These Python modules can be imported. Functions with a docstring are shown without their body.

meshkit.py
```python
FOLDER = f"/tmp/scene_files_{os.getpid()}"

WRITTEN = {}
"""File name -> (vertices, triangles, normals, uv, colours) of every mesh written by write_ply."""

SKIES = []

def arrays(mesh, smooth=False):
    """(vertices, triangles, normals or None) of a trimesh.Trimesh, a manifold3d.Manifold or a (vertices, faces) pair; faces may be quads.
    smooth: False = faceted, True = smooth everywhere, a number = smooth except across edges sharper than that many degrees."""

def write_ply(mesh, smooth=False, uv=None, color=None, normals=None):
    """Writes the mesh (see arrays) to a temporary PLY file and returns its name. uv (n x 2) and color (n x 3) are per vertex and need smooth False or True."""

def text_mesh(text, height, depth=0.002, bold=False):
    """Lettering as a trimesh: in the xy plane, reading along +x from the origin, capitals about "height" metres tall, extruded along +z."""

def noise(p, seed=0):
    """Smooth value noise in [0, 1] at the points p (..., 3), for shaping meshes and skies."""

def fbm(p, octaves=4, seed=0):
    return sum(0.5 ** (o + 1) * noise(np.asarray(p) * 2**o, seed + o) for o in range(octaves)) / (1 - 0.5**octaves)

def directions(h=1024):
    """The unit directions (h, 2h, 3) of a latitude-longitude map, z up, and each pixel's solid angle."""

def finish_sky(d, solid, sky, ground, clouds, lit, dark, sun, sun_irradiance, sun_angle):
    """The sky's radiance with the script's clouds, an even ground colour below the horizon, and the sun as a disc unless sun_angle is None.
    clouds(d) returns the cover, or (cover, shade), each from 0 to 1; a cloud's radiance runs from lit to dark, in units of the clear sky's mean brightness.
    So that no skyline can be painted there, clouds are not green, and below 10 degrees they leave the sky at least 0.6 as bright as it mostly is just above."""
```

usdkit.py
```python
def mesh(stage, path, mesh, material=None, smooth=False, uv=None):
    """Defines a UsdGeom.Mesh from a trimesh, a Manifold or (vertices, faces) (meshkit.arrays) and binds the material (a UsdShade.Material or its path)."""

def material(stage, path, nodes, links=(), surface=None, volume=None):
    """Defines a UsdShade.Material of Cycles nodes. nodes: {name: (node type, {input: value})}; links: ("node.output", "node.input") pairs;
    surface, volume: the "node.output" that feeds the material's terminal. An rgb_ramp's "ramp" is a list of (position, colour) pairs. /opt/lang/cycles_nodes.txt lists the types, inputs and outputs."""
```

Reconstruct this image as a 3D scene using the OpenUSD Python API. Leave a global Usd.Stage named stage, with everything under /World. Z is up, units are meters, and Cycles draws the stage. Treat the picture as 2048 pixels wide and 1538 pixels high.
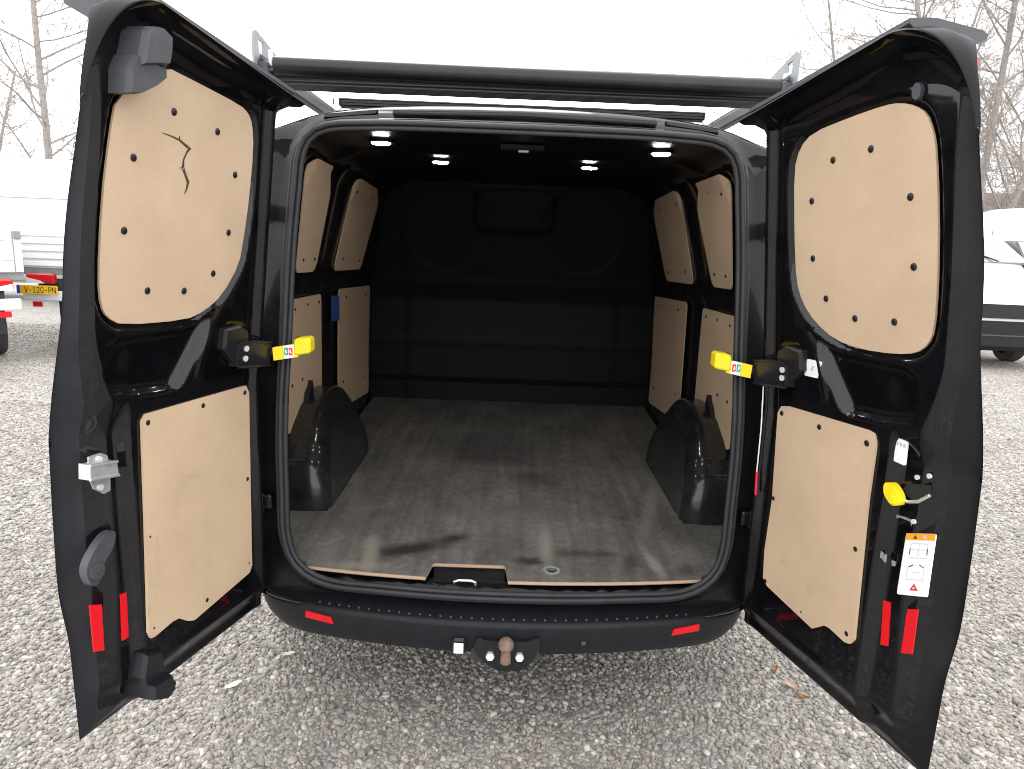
"""Rear of a black van with both doors open on a gravel yard. Units: metres, z up. The middle of the rear sill stands above the origin, the van points to +y."""
import math, random
import numpy as np
import trimesh
import usdkit, meshkit
from pxr import Usd, UsdGeom, UsdLux, UsdShade, Gf, Sdf, Vt
from shapely.geometry import Polygon, Point, box as sbox
import shapely

random.seed(7)
RNG = np.random.default_rng(11)
stage = Usd.Stage.CreateInMemory()
UsdGeom.SetStageUpAxis(stage, UsdGeom.Tokens.z)
UsdGeom.SetStageMetersPerUnit(stage, 1.0)
UsdGeom.Xform.Define(stage, '/World')
UsdGeom.Scope.Define(stage, '/World/Looks')

# ------------------------------------------------------------------ camera
cam = UsdGeom.Camera.Define(stage, '/World/camera')
PITCH, YAW, ROLL = 11.468, 0.44, 2.2
def camera_matrix():
    p, y, r = np.radians([PITCH, YAW, ROLL])
    fw = np.array([np.sin(y) * np.cos(p), np.cos(y) * np.cos(p), -np.sin(p)])
    rt = np.array([np.cos(y), -np.sin(y), 0]); up = np.cross(rt, fw)
    rt2 = rt * np.cos(r) + up * np.sin(r); up2 = up * np.cos(r) - rt * np.sin(r)
    m = np.eye(4); m[0, :3] = rt2; m[1, :3] = up2; m[2, :3] = -fw; m[3, :3] = (-.016, -2.15, 1.63)
    return Gf.Matrix4d(*m.ravel().tolist())
cam.AddTransformOp().Set(camera_matrix())
cam.CreateHorizontalApertureAttr(36.0)
cam.CreateFocalLengthAttr(36.0 * 1400 / 2048)
cam.CreateClippingRangeAttr((0.05, 5000.0))
cam.CreateExposureAttr(1.15)

# ------------------------------------------------------------------ sky: bright overcast
SUN_EL, SUN_AZ = math.radians(58), math.radians(345)      # rotation = atan2(x, y)
sky = UsdLux.DomeLight.Define(stage, '/World/sky')
sky_mat = usdkit.material(stage, '/World/Looks/overcast_sky', {
    'tc': ('texture_coordinate', {}),
    'sky': ('sky_texture', {'sky_type': 'single_scattering', 'sun_disc': False, 'sun_elevation': SUN_EL, 'sun_rotation': SUN_AZ, 'aerosol_density': 3.0}),
    'map': ('mapping', {'scale': (1.0, 1.0, 2.5)}),
    'n': ('noise_texture', {'scale': 2.2, 'detail': 5.0, 'roughness': 0.55}),
    'tone': ('rgb_ramp', {'ramp': [(0.3, (10.6, 10.7, 11.0)), (0.7, (12.6, 12.6, 12.6))]}),
    'cover': ('rgb_ramp', {'ramp': [(0.25, (0.93, 0.93, 0.93)), (0.5, (1, 1, 1))]}),
    'mix': ('mix', {'mix_type': 'mix'}),
    'bg': ('background_shader', {'strength': 0.1}),
}, [('tc.generated', 'map.vector'), ('map.vector', 'n.vector'), ('n.fac', 'tone.fac'), ('n.fac', 'cover.fac'), ('cover.color', 'mix.fac'),
    ('sky.color', 'mix.color1'), ('tone.color', 'mix.color2'), ('mix.color', 'bg.color')], surface='bg.background')
UsdShade.MaterialBindingAPI.Apply(sky.GetPrim()).Bind(sky_mat)
sky.GetPrim().SetCustomDataByKey('kind', 'structure')
sun = UsdLux.DistantLight.Define(stage, '/World/sun')
sun.CreateIntensityAttr(0.22); sun.CreateAngleAttr(30.0); sun.CreateColorAttr(Gf.Vec3f(1.0, 0.97, 0.93)); sun.CreateNormalizeAttr(True)
sun.AddRotateXYZOp().Set(Gf.Vec3f(90 - math.degrees(SUN_EL), 0, 180 - math.degrees(SUN_AZ)))

# ------------------------------------------------------------------ helpers: names, tags, meshes
USED = set()
def numbered(parent, name):
    k, n = f'{parent}/{name}', 0
    while k in USED:
        n += 1; k = f'{parent}/{name}_{n:03d}'
    USED.add(k); return k
def tag(prim, label=None, category=None, group=None, kind=None):
    for k, v in (('label', label), ('category', category), ('group', group), ('kind', kind)):
        if v: prim.SetCustomDataByKey(k, v)
    return prim
def thing(name, label, category, loc=(0, 0, 0), rotz=0, group=None, scale=None):
    x = UsdGeom.Xform.Define(stage, numbered('/World', name)); x.AddTranslateOp().Set(Gf.Vec3d(*loc))
    if rotz: x.AddRotateZOp().Set(rotz)
    if scale: x.AddScaleOp().Set(Gf.Vec3f(*([scale] * 3)))
    tag(x.GetPrim(), label, category, group); return str(x.GetPath())
def obj(name, mesh, mat, parent='/World', smooth=False, label=None, kind=None):
    p = numbered(str(parent), name)
    m = usdkit.mesh(stage, p, mesh, M[mat], smooth=smooth)
    tag(m.GetPrim(), label, kind=kind); return p
def part_group(name, parent, label=None):
    p = numbered(str(parent), name); x = UsdGeom.Xform.Define(stage, p); tag(x.GetPrim(), label); return p
cat = trimesh.util.concatenate
def tm(v, f):
    f = np.asarray(f, int)
    if f.shape[1] == 4: f = np.vstack([f[:, [0, 1, 2]], f[:, [0, 2, 3]]])
    return trimesh.Trimesh(np.asarray(v, float), f, process=False)
def hull(pts): 
    h = trimesh.convex.convex_hull(np.asarray(pts, float)); return trimesh.Trimesh(h.vertices, h.faces, process=False)
def cbox(c, s, b=0.003, rz=0):
    """box of size s about c with chamfered edges"""
    h = np.array(s, float) / 2; b = min(b, *(h * .45)); P = []
    for sg in np.ndindex(2, 2, 2):
        q = (np.array(sg) * 2 - 1)
        for k in range(3):
            e = h - b; e[k] = h[k]; P.append(q * e)
    m = hull(P)
    if rz: m.apply_transform(trimesh.transformations.rotation_matrix(rz, [0, 0, 1]))
    m.apply_translation(c); return m
def cyl(p0, p1, r, n=16, r1=None):
    return tube([p0, p1], [r, r if r1 is None else r1], n, True)
def tube(P, R, n=8, caps=True, closed=False):
    P = np.asarray(P, float); R = np.broadcast_to(np.asarray(R, float), (len(P),))
    t = (np.roll(P, -1, 0) - np.roll(P, 1, 0)) if closed else np.gradient(P, axis=0)
    t /= np.linalg.norm(t, axis=1, keepdims=True) + 1e-12
    ref = np.array([0, 0, 1.0]) if np.abs(t[:, 2]).mean() < .8 else np.array([1.0, 0.01, 0])
    a = np.cross(t, ref); a /= np.linalg.norm(a, axis=1, keepdims=True) + 1e-9
    for i in range(1, len(a)):
        if a[i] @ a[i - 1] < 0: a[i] = -a[i]
    b = np.cross(t, a); an = np.arange(n) * 2 * np.pi / n
    v = (P[:, None] + R[:, None, None] * (np.cos(an)[None, :, None] * a[:, None] + np.sin(an)[None, :, None] * b[:, None])).reshape(-1, 3)
    f = []
    m = len(P)
    for i in range(m if closed else m - 1):
        k = (i + 1) % m
        for j in range(n):
            l = (j + 1) % n; f += [(i * n + j, i * n + l, k * n + l), (i * n + j, k * n + l, k * n + j)]
    v = list(v)
    if caps and not closed:
        v += [P[0], P[-1]]; c0, c1 = len(v) - 2, len(v) - 1
        for j in range(n):
            l = (j + 1) % n; f += [(c0, l, j), (c1, (m - 1) * n + j, (m - 1) * n + l)]
    return tm(v, f)
def grid(V, closed_u=False):
    """quad grid from an array (rows, columns, 3)"""
    r, c = V.shape[:2]; i, j = np.meshgrid(np.arange(r - 1), np.arange(c if closed_u else c - 1), indexing='ij'); k = (j + 1) % c
    q = np.stack([i * c + j, i * c + k, (i + 1) * c + k, (i + 1) * c + j], -1).reshape(-1, 4)
    return tm(V.reshape(-1, 3), q)
def flip(m): return tm(m.vertices, m.faces[:, ::-1])
def outward(m):
    if m.volume < 0: m = flip(m)
    return m
def smoothstep(x): x = np.clip(x, 0, 1); return x * x * (3 - 2 * x)
def chaikin(p, n=2):
    p = np.asarray(p, float)
    for _ in range(n):
        q = np.roll(p, -1, 0); p = np.stack([.75 * p + .25 * q, .25 * p + .75 * q], 1).reshape(-1, 2)
    return p
def round_poly(p, r): 
    g = Polygon(p).buffer(-r).buffer(r, quad_segs=5); return np.array(g.exterior.coords)[:-1]
def extrude(poly, h, engine='earcut'):
    g = poly if hasattr(poly, 'exterior') else Polygon(poly)
    g = g if g.is_valid else g.buffer(0)
    g = max(g.geoms, key=lambda q: q.area) if hasattr(g, 'geoms') else g
    return trimesh.creation.extrude_polygon(g, h, engine=engine)
def sdf(poly, S, Z):
    """signed distance, positive inside"""
    p = np.asarray(poly, float); q = np.roll(p, -1, 0); X = np.stack([S.ravel(), Z.ravel()], 1)
    d = np.full(len(X), 1e9); inside = np.zeros(len(X), bool)
    for a, b in zip(p, q):
        ab = b - a; t = np.clip(((X - a) @ ab) / (ab @ ab + 1e-12), 0, 1); d = np.minimum(d, np.linalg.norm(X - a - t[:, None] * ab, axis=1))
        cr = ((a[1] > X[:, 1]) != (b[1] > X[:, 1])) & (X[:, 0] < (b[0] - a[0]) * (X[:, 1] - a[1]) / (b[1] - a[1] + 1e-15) + a[0])
        inside ^= cr
    return (np.where(inside, d, -d)).reshape(S.shape)
def mapped(m, fn):
    """the mesh with its vertices sent through fn; keeps faces pointing outwards"""
    v = fn(np.asarray(m.vertices, float)); o = tm(v, np.asarray(m.faces)); return outward(o) if o.is_watertight else o
def rod(p, R): return tube(p, R, 10)

# ------------------------------------------------------------------ materials
M = {}
def mat(name, nodes, links=(), surface='p.BSDF'):
    M[name] = usdkit.material(stage, '/World/Looks/' + name, nodes, links, surface=surface)
def plain(name, color, rough=.5, metal=0., noise=.0, scale=30., bump=0., coat=0., spec=.5, rough_noise=0., coat_rough=.03, bscale=None, coat_ior=1.5):
    n = {'p': ('principled_bsdf', {'base_color': color, 'roughness': rough, 'metallic': metal, 'coat_weight': coat, 'coat_roughness': coat_rough, 'coat_ior': coat_ior, 'specular_ior_level': spec})}; l = []
    if noise or bump or rough_noise:
        n['g'] = ('geometry', {}); n['n'] = ('noise_texture', {'scale': scale, 'detail': 6., 'roughness': .6}); l.append(('g.position', 'n.vector'))
    if noise:
        c = np.array(color); n['r'] = ('rgb_ramp', {'ramp': [(.25, tuple(c * (1 - noise))), (.75, tuple(np.minimum(c * (1 + noise), 1)))]}); l += [('n.fac', 'r.fac'), ('r.color', 'p.base_color')]
    if rough_noise:
        n['m'] = ('map_range', {'from_min': .3, 'from_max': .7, 'to_min': max(rough - rough_noise, .02), 'to_max': rough + rough_noise}); l += [('n.fac', 'm.value'), ('m.result', 'p.roughness')]
    if bump:
        if bscale:
            n['n2'] = ('noise_texture', {'scale': bscale, 'detail': 3.}); l.append(('g.position', 'n2.vector'))
        n['b'] = ('bump', {'strength': bump, 'distance': .002}); l += [('n2.fac' if bscale else 'n.fac', 'b.height'), ('b.normal', 'p.normal')]
    mat(name, n, l)
plain('black_paint', (.0013, .0013, .0018), .3, coat=.55, noise=.5, scale=9., rough_noise=.08, coat_rough=.035, spec=.05, coat_ior=1.62)
plain('lip_paint', (.0018, .0018, .0024), .5, coat=.12, noise=.4, scale=9., coat_rough=.1, spec=.08)
plain('black_interior_paint', (.004, .004, .005), .35, coat=.6, noise=.5, scale=7., rough_noise=.1, coat_rough=.09, spec=.2)
plain('frame_paint', (.0016, .0016, .0022), .38, coat=.2, noise=.4, scale=9., rough_noise=.08, coat_rough=.06, spec=.2)
plain('arch_paint', (.006, .006, .006), .35, coat=.7, noise=.6, scale=9., rough_noise=.12, coat_rough=.07, spec=.3)
plain('roof_steel', (.003, .003, .004), .4, coat=.25, noise=.4, scale=8., coat_rough=.2, spec=.2)
plain('gloss_trim', (.006, .006, .008), .12, coat=1., coat_rough=.03, coat_ior=2.1)
plain('bar_aluminium', (.030, .031, .034), .45, noise=.25, scale=30.)
plain('dusty_seal', (.013, .014, .017), .55, noise=.35, scale=18., bump=.15, bscale=160.)
plain('rubber', (.02, .02, .022), .5, noise=.4, scale=22., bump=.2, bscale=120.)
plain('edge_rubber', (.0085, .0093, .0122), .46, noise=.35, scale=14., rough_noise=.08, spec=.3)
plain('bumper_plastic', (.0055, .006, .0078), .5, spec=.3, noise=.35, scale=20., bump=.25, bscale=420.)
plain('black_plastic', (.0055, .0055, .007), .3, spec=.4, noise=.3, scale=25., bump=.1, bscale=300.)
plain('grey_plastic', (.042, .044, .051), .5, noise=.25, scale=18., bump=.1, bscale=300.)
plain('bulkhead_grey', (.0035, .0037, .0039), .6, noise=.35, scale=6., bump=.2, bscale=90., spec=.2)
plain('zinc', (.62, .62, .64), .34, metal=.85, noise=.15, scale=40., bump=.08)
plain('bolt_steel', (.7, .71, .73), .35, metal=.3, noise=.1, scale=60.)
plain('rust', (.19, .125, .095), .6, metal=.3, noise=.45, scale=60., bump=.4)
plain('reflector_red', (.60, .004, .010), .35, noise=.08, scale=60., bump=.3, bscale=700.)
plain('lamp_red', (.5, .012, .016), .15, coat=.6)
plain('yellow_plastic', (.80, .60, .012), .4, noise=.06, scale=30.)
plain('white_sticker', (.78, .79, .80), .4, noise=.02, scale=40.)
plain('sticker_grey', (.45, .47, .50), .5)
plain('sticker_black', (.03, .03, .03), .5)
plain('sticker_orange', (.80, .32, .02), .45)
plain('sticker_green', (.03, .30, .16), .45)
plain('sticker_red', (.62, .03, .03), .45)
plain('blue_tape', (.03, .07, .22), .5)
plain('rod_red', (.55, .01, .03), .35)
plain('rod_white', (.72, .70, .70), .35)
plain('tape_residue', (.22, .23, .24), .7, noise=.5, scale=140.)
plain('crack_wood', (.055, .028, .013), .8, noise=.5, scale=180.)
plain('dark_gap', (.004, .004, .004), .8)
plain('white_paint', (.70, .715, .73), .3, coat=.5, noise=.02, scale=4.)
plain('white_aluminium', (.70, .71, .72), .42, noise=.04, scale=8.)
plain('seam_grey', (.22, .23, .24), .6)
plain('chassis_dark', (.035, .036, .038), .65, noise=.4, scale=12.)
plain('grey_steel', (.22, .23, .24), .5, noise=.2, scale=10.)
plain('tyre', (.022, .022, .023), .75, noise=.3, scale=30.)
plain('rim', (.35, .36, .38), .4, metal=.6)
plain('plate_yellow', (.80, .47, .015), .4, noise=.04, scale=30.)
plain('plate_blue', (.02, .06, .42), .4)
plain('lamp_clear', (.75, .72, .72), .15, coat=.5)
plain('glass_dark', (.03, .033, .037), .04, coat=1., coat_rough=.01)
plain('glass_sky', (.15, .17, .185), .03, coat=1., coat_rough=.01, spec=.9)
plain('bark', (.26, .235, .215), .85, noise=.35, scale=9., bump=.5)
plain('twig', (.33, .295, .27), .85, noise=.3, scale=3.)
plain('bank_earth', (.16, .125, .105), .95, noise=.45, scale=1.6, bump=.6)
plain('leaf_dry', (.26, .125, .05), .7, noise=.4, scale=60.)
plain('leaf_pink', (.50, .36, .30), .65, noise=.2, scale=60.)
plain('petal_pale', (.70, .66, .60), .6, noise=.1, scale=60.)
mat('led', {'e': ('emission', {'color': (1., .97, .93), 'strength': 30.})}, surface='e.emission')

# hardboard lining: warm tan, tiny fibres, a few grey scuffs
def board(name, c, stain=.0, rough=.62):
    c = np.array(c)
    mat(name, {
        'g': ('geometry', {}),
        'fine': ('noise_texture', {'scale': 420., 'detail': 4., 'roughness': .7}),
        'mid': ('noise_texture', {'scale': 5., 'detail': 5., 'roughness': .55}),
        'scuff': ('noise_texture', {'scale': 9., 'detail': 7., 'roughness': .65, 'distortion': .6}),
        'rf': ('rgb_ramp', {'ramp': [(.28, tuple(c * .82)), (.55, tuple(c)), (.8, tuple(np.minimum(c * 1.08, 1)))]}),
        'rm': ('rgb_ramp', {'ramp': [(.3, (.90, .885, .87)), (.7, (1.03, 1.02, 1.0))]}),
        'm1': ('mix', {'mix_type': 'multiply', 'fac': 1.}),
        'rs': ('rgb_ramp', {'ramp': [(.60, (0, 0, 0)), (.78, (stain, stain, stain))]}),
        'm2': ('mix', {'mix_type': 'mix', 'color2': tuple(c * np.array([.62, .64, .68]))}),
        'b': ('bump', {'strength': .12, 'distance': .001}),
        'p': ('principled_bsdf', {'roughness': rough, 'specular_ior_level': .35}),
    }, [('g.position', x + '.vector') for x in ('fine', 'mid', 'scuff')] + [('fine.fac', 'rf.fac'), ('mid.fac', 'rm.fac'), ('rf.color', 'm1.color1'), ('rm.color', 'm1.color2'),
        ('scuff.fac', 'rs.fac'), ('rs.color', 'm2.fac'), ('m1.color', 'm2.color1'), ('m2.color', 'p.base_color'), ('fine.fac', 'b.height'), ('b.normal', 'p.normal')])
board('hardboard', (.518, .388, .272), .25)
board('hardboard_scuffed', (.52, .388, .266), .6)
board('board_edge', (.40, .275, .185), .5)

# the worn loading floor: dark film-faced board, pale worn streaks over the ribs, oil smears
def floor_material():
    nodes = {'g': ('geometry', {}), 'fine': ('noise_texture', {'scale': 160., 'detail': 5., 'roughness': .7}), 'mid': ('noise_texture', {'scale': 3.2, 'detail': 8., 'roughness': .62, 'distortion': .4}),
             'grit': ('noise_texture', {'scale': 36., 'detail': 6., 'roughness': .7}),
             'ms': ('mapping', {'scale': (14., 1.1, 1.)}), 'streak': ('noise_texture', {'scale': 1.6, 'detail': 6., 'roughness': .6}),
             'rb': ('rgb_ramp', {'ramp': [(.25, (.082, .079, .075)), (.5, (.130, .125, .119)), (.75, (.178, .171, .163))]}),
             'rg': ('rgb_ramp', {'ramp': [(.3, (.70, .69, .68)), (.7, (1.18, 1.17, 1.14))]}), 'm1': ('mix', {'mix_type': 'multiply', 'fac': 1.}),
             'rs': ('rgb_ramp', {'ramp': [(.35, (.78, .77, .76)), (.68, (1.22, 1.2, 1.18))]}), 'm1b': ('mix', {'mix_type': 'multiply', 'fac': .9}),
             'b': ('bump', {'strength': .2, 'distance': .002}), 'p': ('principled_bsdf', {'roughness': .75, 'specular_ior_level': .2})}
    links = [('g.position', 'fine.vector'), ('g.position', 'mid.vector'), ('g.position', 'grit.vector'), ('g.position', 'ms.vector'), ('ms.vector', 'streak.vector'), ('mid.fac', 'rb.fac'), ('grit.fac', 'rg.fac'), ('rb.color', 'm1.color1'),
             ('rg.color', 'm1.color2'), ('streak.fac', 'rs.fac'), ('m1.color', 'm1b.color1'), ('rs.color', 'm1b.color2'), ('fine.fac', 'b.height'), ('b.normal', 'p.normal'),
             ('g.position', 'w.vector1'), ('grit.color', 'wsub.vector1'), ('wsub.vector', 'wsc.vector1'), ('wsc.vector', 'w.vector2')]
    nodes |= {'wsub': ('vector_math', {'math_type': 'subtract', 'vector2': (.5, .5, .5)}), 'wsc': ('vector_math', {'math_type': 'multiply', 'vector2': (.05, .05, 0)}), 'w': ('vector_math', {'math_type': 'add'})}
    last = 'm1b.color'
    # (x, y, angle, half length, half width, strength, colour)
    dark, pale, dust = (.022, .020, .022), (.27, .245, .205), (.22, .21, .19)
    for i, (x, y, a, L, W, s, c) in enumerate([
            (-.34, .16, 24, .27, .085, .95, dark), (-.19, .26, 30, .10, .055, .9, dark), (.09, .10, 0, .10, .05, .85, dark), (.24, .17, 5, .14, .06, .6, dark), (.36, .17, 4, .10, .05, .5, dark),
            (.10, .95, 0, .18, .13, .5, dark), (.44, .12, 75, .12, .05, .6, dark), (-.05, 1.35, 80, .5, .5, .45, dark), (.62, .07, 60, .07, .05, .6, dark),
            (-.47, .13, 97, .24, .05, .75, pale), (.145, .22, 90, .26, .045, .65, pale), (.52, .11, 98, .17, .035, .7, pale), (-.50, .02, 0, .2, .05, .45, pale), (.60, .62, 75, .55, .05, .55, dust),
            (-.62, .10, 0, .08, .14, .4, dust), (.66, .20, 0, .08, .12, .4, dust), (-.60, .5, 100, .6, .07, .25, dust), (.0, .45, 0, .5, .3, .22, dust)]):
        nodes[f'mp{i}'] = ('mapping', {'mapping_type': 'texture', 'location': (x, y, .56), 'rotation': (0, 0, math.radians(a)), 'scale': (L, W, 1.)})
        nodes[f'sp{i}'] = ('gradient_texture', {'gradient_type': 'quadratic_sphere'})
        nodes[f'rr{i}'] = ('rgb_ramp', {'ramp': [(0., (0, 0, 0)), (.28, (s * .62,) * 3), (.6, (s, s, s)), (1., (s, s, s))]})
        nodes[f'mx{i}'] = ('mix', {'mix_type': 'mix', 'color2': c})
        links += [('w.vector', f'mp{i}.vector'), (f'mp{i}.vector', f'sp{i}.vector'), (f'sp{i}.fac', f'rr{i}.fac'), (f'rr{i}.color', f'mx{i}.fac'), (last, f'mx{i}.color1')]
        last = f'mx{i}.color'
    mat('floor_board', nodes, links + [(last, 'p.base_color')])
floor_material()

# pebbles: a few stone tones, each with its own grain; and the fine gravel sheet between and beyond them
STONES = [(0.322, 0.295, 0.258), (0.27, 0.249, 0.219), (0.238, 0.22, 0.201), (0.202, 0.187, 0.176), (0.358, 0.32, 0.269), (0.3, 0.253, 0.211), (0.256, 0.223, 0.216), (0.436, 0.414, 0.377), (0.159, 0.151, 0.147), (0.223, 0.223, 0.198), (0.314, 0.277, 0.255), (0.494, 0.471, 0.435)]
for i, c in enumerate(STONES): plain(f'stone_{"abcdefghijkl"[i]}', c, .62, noise=.30, scale=28., bump=.25, bscale=260.)
mat('gravel_sheet', {
    'g': ('geometry', {}),
    'v': ('voronoi_texture', {'feature': 'f1', 'scale': 46., 'randomness': 1.}),
    've': ('voronoi_texture', {'feature': 'distance_to_edge', 'scale': 46., 'randomness': 1.}),
    'tone': ('separate_color', {}),
    'rc': ('rgb_ramp', {'ramp': [(0., (.20, .191, .178)), (.2, (.285, .272, .252)), (.45, (.34, .325, .303)), (.65, (.38, .355, .322)), (.82, (.42, .406, .384)), (1., (.57, .553, .525))]}),
    're': ('rgb_ramp', {'ramp': [(0., (.40, .385, .37)), (.12, (1, 1, 1))]}),
    'm': ('mix', {'mix_type': 'multiply', 'fac': .85}),
    'big': ('noise_texture', {'scale': .5, 'detail': 5., 'roughness': .6}), 'rb': ('rgb_ramp', {'ramp': [(.3, (.80, .79, .78)), (.7, (1.1, 1.09, 1.07))]}), 'm2': ('mix', {'mix_type': 'multiply', 'fac': 1.}),
    'b': ('bump', {'strength': .55, 'distance': .012}), 'p': ('principled_bsdf', {'roughness': .75}),
}, [('g.position', 'v.vector'), ('g.position', 've.vector'), ('g.position', 'big.vector'), ('v.color', 'tone.color'), ('tone.r', 'rc.fac'), ('ve.distance', 're.fac'), ('rc.color', 'm.color1'), ('re.color', 'm.color2'),
    ('big.fac', 'rb.fac'), ('m.color', 'm2.color1'), ('rb.color', 'm2.color2'), ('m2.color', 'p.base_color'), ('ve.distance', 'b.height'), ('b.normal', 'p.normal')])

# ------------------------------------------------------------------ ground
gnd = tm([(-400, -400, 0), (400, -400, 0), (400, 400, 0), (-400, 400, 0)], [(0, 1, 2, 3)])
g = obj('gravel_yard', gnd, 'gravel_sheet'); tag(stage.GetPrimAtPath(g), 'gravel yard of small rounded mixed grey and tan pebbles', 'ground', kind='structure')

def pebble(seed, level):
    m = trimesh.creation.icosphere(level); r = np.random.default_rng(seed); v = np.array(m.vertices)
    v *= (1 + .22 * (meshkit.noise(v * 1.3 + seed * 7.7, seed)[:, None] - .5) * 2) * np.array([1., r.uniform(.68, .9), r.uniform(.5, .72)])
    return tm(v, m.faces)
def gravel():
    path = numbered('/World', 'loose_gravel'); pi = UsdGeom.PointInstancer.Define(stage, path)
    tag(pi.GetPrim(), 'loose rounded pebbles lying all over the yard around the van', 'gravel', kind='stuff')
    protos = []; names = list("abcdefghijkl")
    for lev in (1, 0):
        for i, nme in enumerate(names):
            for k in range(2):
                p = f'{path}/pebble_{len(protos):03d}'
                usdkit.mesh(stage, p, pebble(len(protos) + 1, lev), M['stone_' + nme], smooth=True); protos.append(p)
    pi.CreatePrototypesRel().SetTargets([Sdf.Path(p) for p in protos])
    P, S, I, Q = [], [], [], []
    wts = np.array([1.2, 1.3, 1.2, .9, 1.1, .9, 1., .55, .5, .9, 1., .13]); wts /= wts.sum()
    def add(y0, y1, x0, x1, dens, lev, keep):
        n = int((y1 - y0) * (x1 - x0) * dens); x = RNG.uniform(x0, x1, n); y = RNG.uniform(y0, y1, n)
        k = keep(x, y) & ~((np.abs(x) < .85) & (y > .75)); x, y = x[k], y[k]; n = len(x)
        r = np.exp(RNG.normal(math.log(.0070), .33, n)).clip(.0032, .016)
        z = r * RNG.uniform(-.1, .45, n)
        q = RNG.normal(size=(n, 4)) * np.array([1, .22, .22, 1.]); q /= np.linalg.norm(q, axis=1, keepdims=True)
        P.append(np.stack([x, y, z], 1)); S.append(r[:, None] * RNG.uniform(.85, 1.2, (n, 3))); Q.append(q)
        I.append(RNG.choice(12, n, p=wts) * 2 + RNG.integers(0, 2, n) + (24 if lev == 0 else 0))
    wedge = lambda x, y: np.abs(x) < .95 * (y + 2.15) + .9
    add(-1.2, 1.3, -3.6, 3.6, 5800, 1, wedge)
    add(1.3, 4.2, -6.2, 6.2, 3200, 0, lambda x, y: wedge(x, y) & (np.abs(x) > .95))
    add(4.2, 9.5, -10.5, 10.5, 1300, 0, lambda x, y: wedge(x, y) & (np.abs(x) > .95))
    P, S, I, Q = np.vstack(P), np.vstack(S), np.concatenate(I), np.vstack(Q)
    pi.CreatePositionsAttr(Vt.Vec3fArray.FromNumpy(P.astype(np.float32))); pi.CreateScalesAttr(Vt.Vec3fArray.FromNumpy(S.astype(np.float32)))
    pi.CreateProtoIndicesAttr(Vt.IntArray.FromNumpy(I.astype(np.int32)))
    pi.CreateOrientationsAttr(Vt.QuathArray([Gf.Quath(*map(float, a)) for a in Q]))
    print('pebbles', len(P))
gravel()

# ------------------------------------------------------------------ the van: body
van = thing('cargo_van', 'black cargo van with both rear doors wide open and an empty lined load bay', 'van')
def rake(z): return np.maximum(0, np.asarray(z, float) - 1.15) * .11          # above the waist the rear leans forward
def bow(x, z): return -np.where(np.asarray(z) < 1.2, .07, .035) * np.maximum(0, 1 - (np.asarray(x) / .73) ** 2)
HALF = [(0, 1.966), (.15, 1.966), (.30, 1.966), (.44, 1.964), (.515, 1.961), (.596, 1.952), (.645, 1.926), (.672, 1.877), (.683, 1.797), (.696, 1.645), (.706, 1.455), (.717, 1.185), (.728, .94), (.728, .77),
        (.721, .634), (.691, .566), (.620, .519), (.47, .505), (.28, .503), (.12, .502), (0, .502)]
OUT = [(0, 2.040), (.15, 2.039), (.30, 2.035), (.43, 2.028), (.52, 2.019), (.63, 2.001), (.70, 1.978), (.775, 1.947), (.835, 1.875), (.89, 1.68), (.94, 1.45), (.98, 1.18), (1., .93), (1., .76),
       (.995, .62), (.97, .48), (.80, .43), (.5, .43), (.28, .43), (.12, .43), (0, .43)]
def full(h):
    h = np.array(h, float); return np.vstack([h, (h * [-1, 1])[1:-1][::-1]])
from scipy.interpolate import CubicSpline
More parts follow.
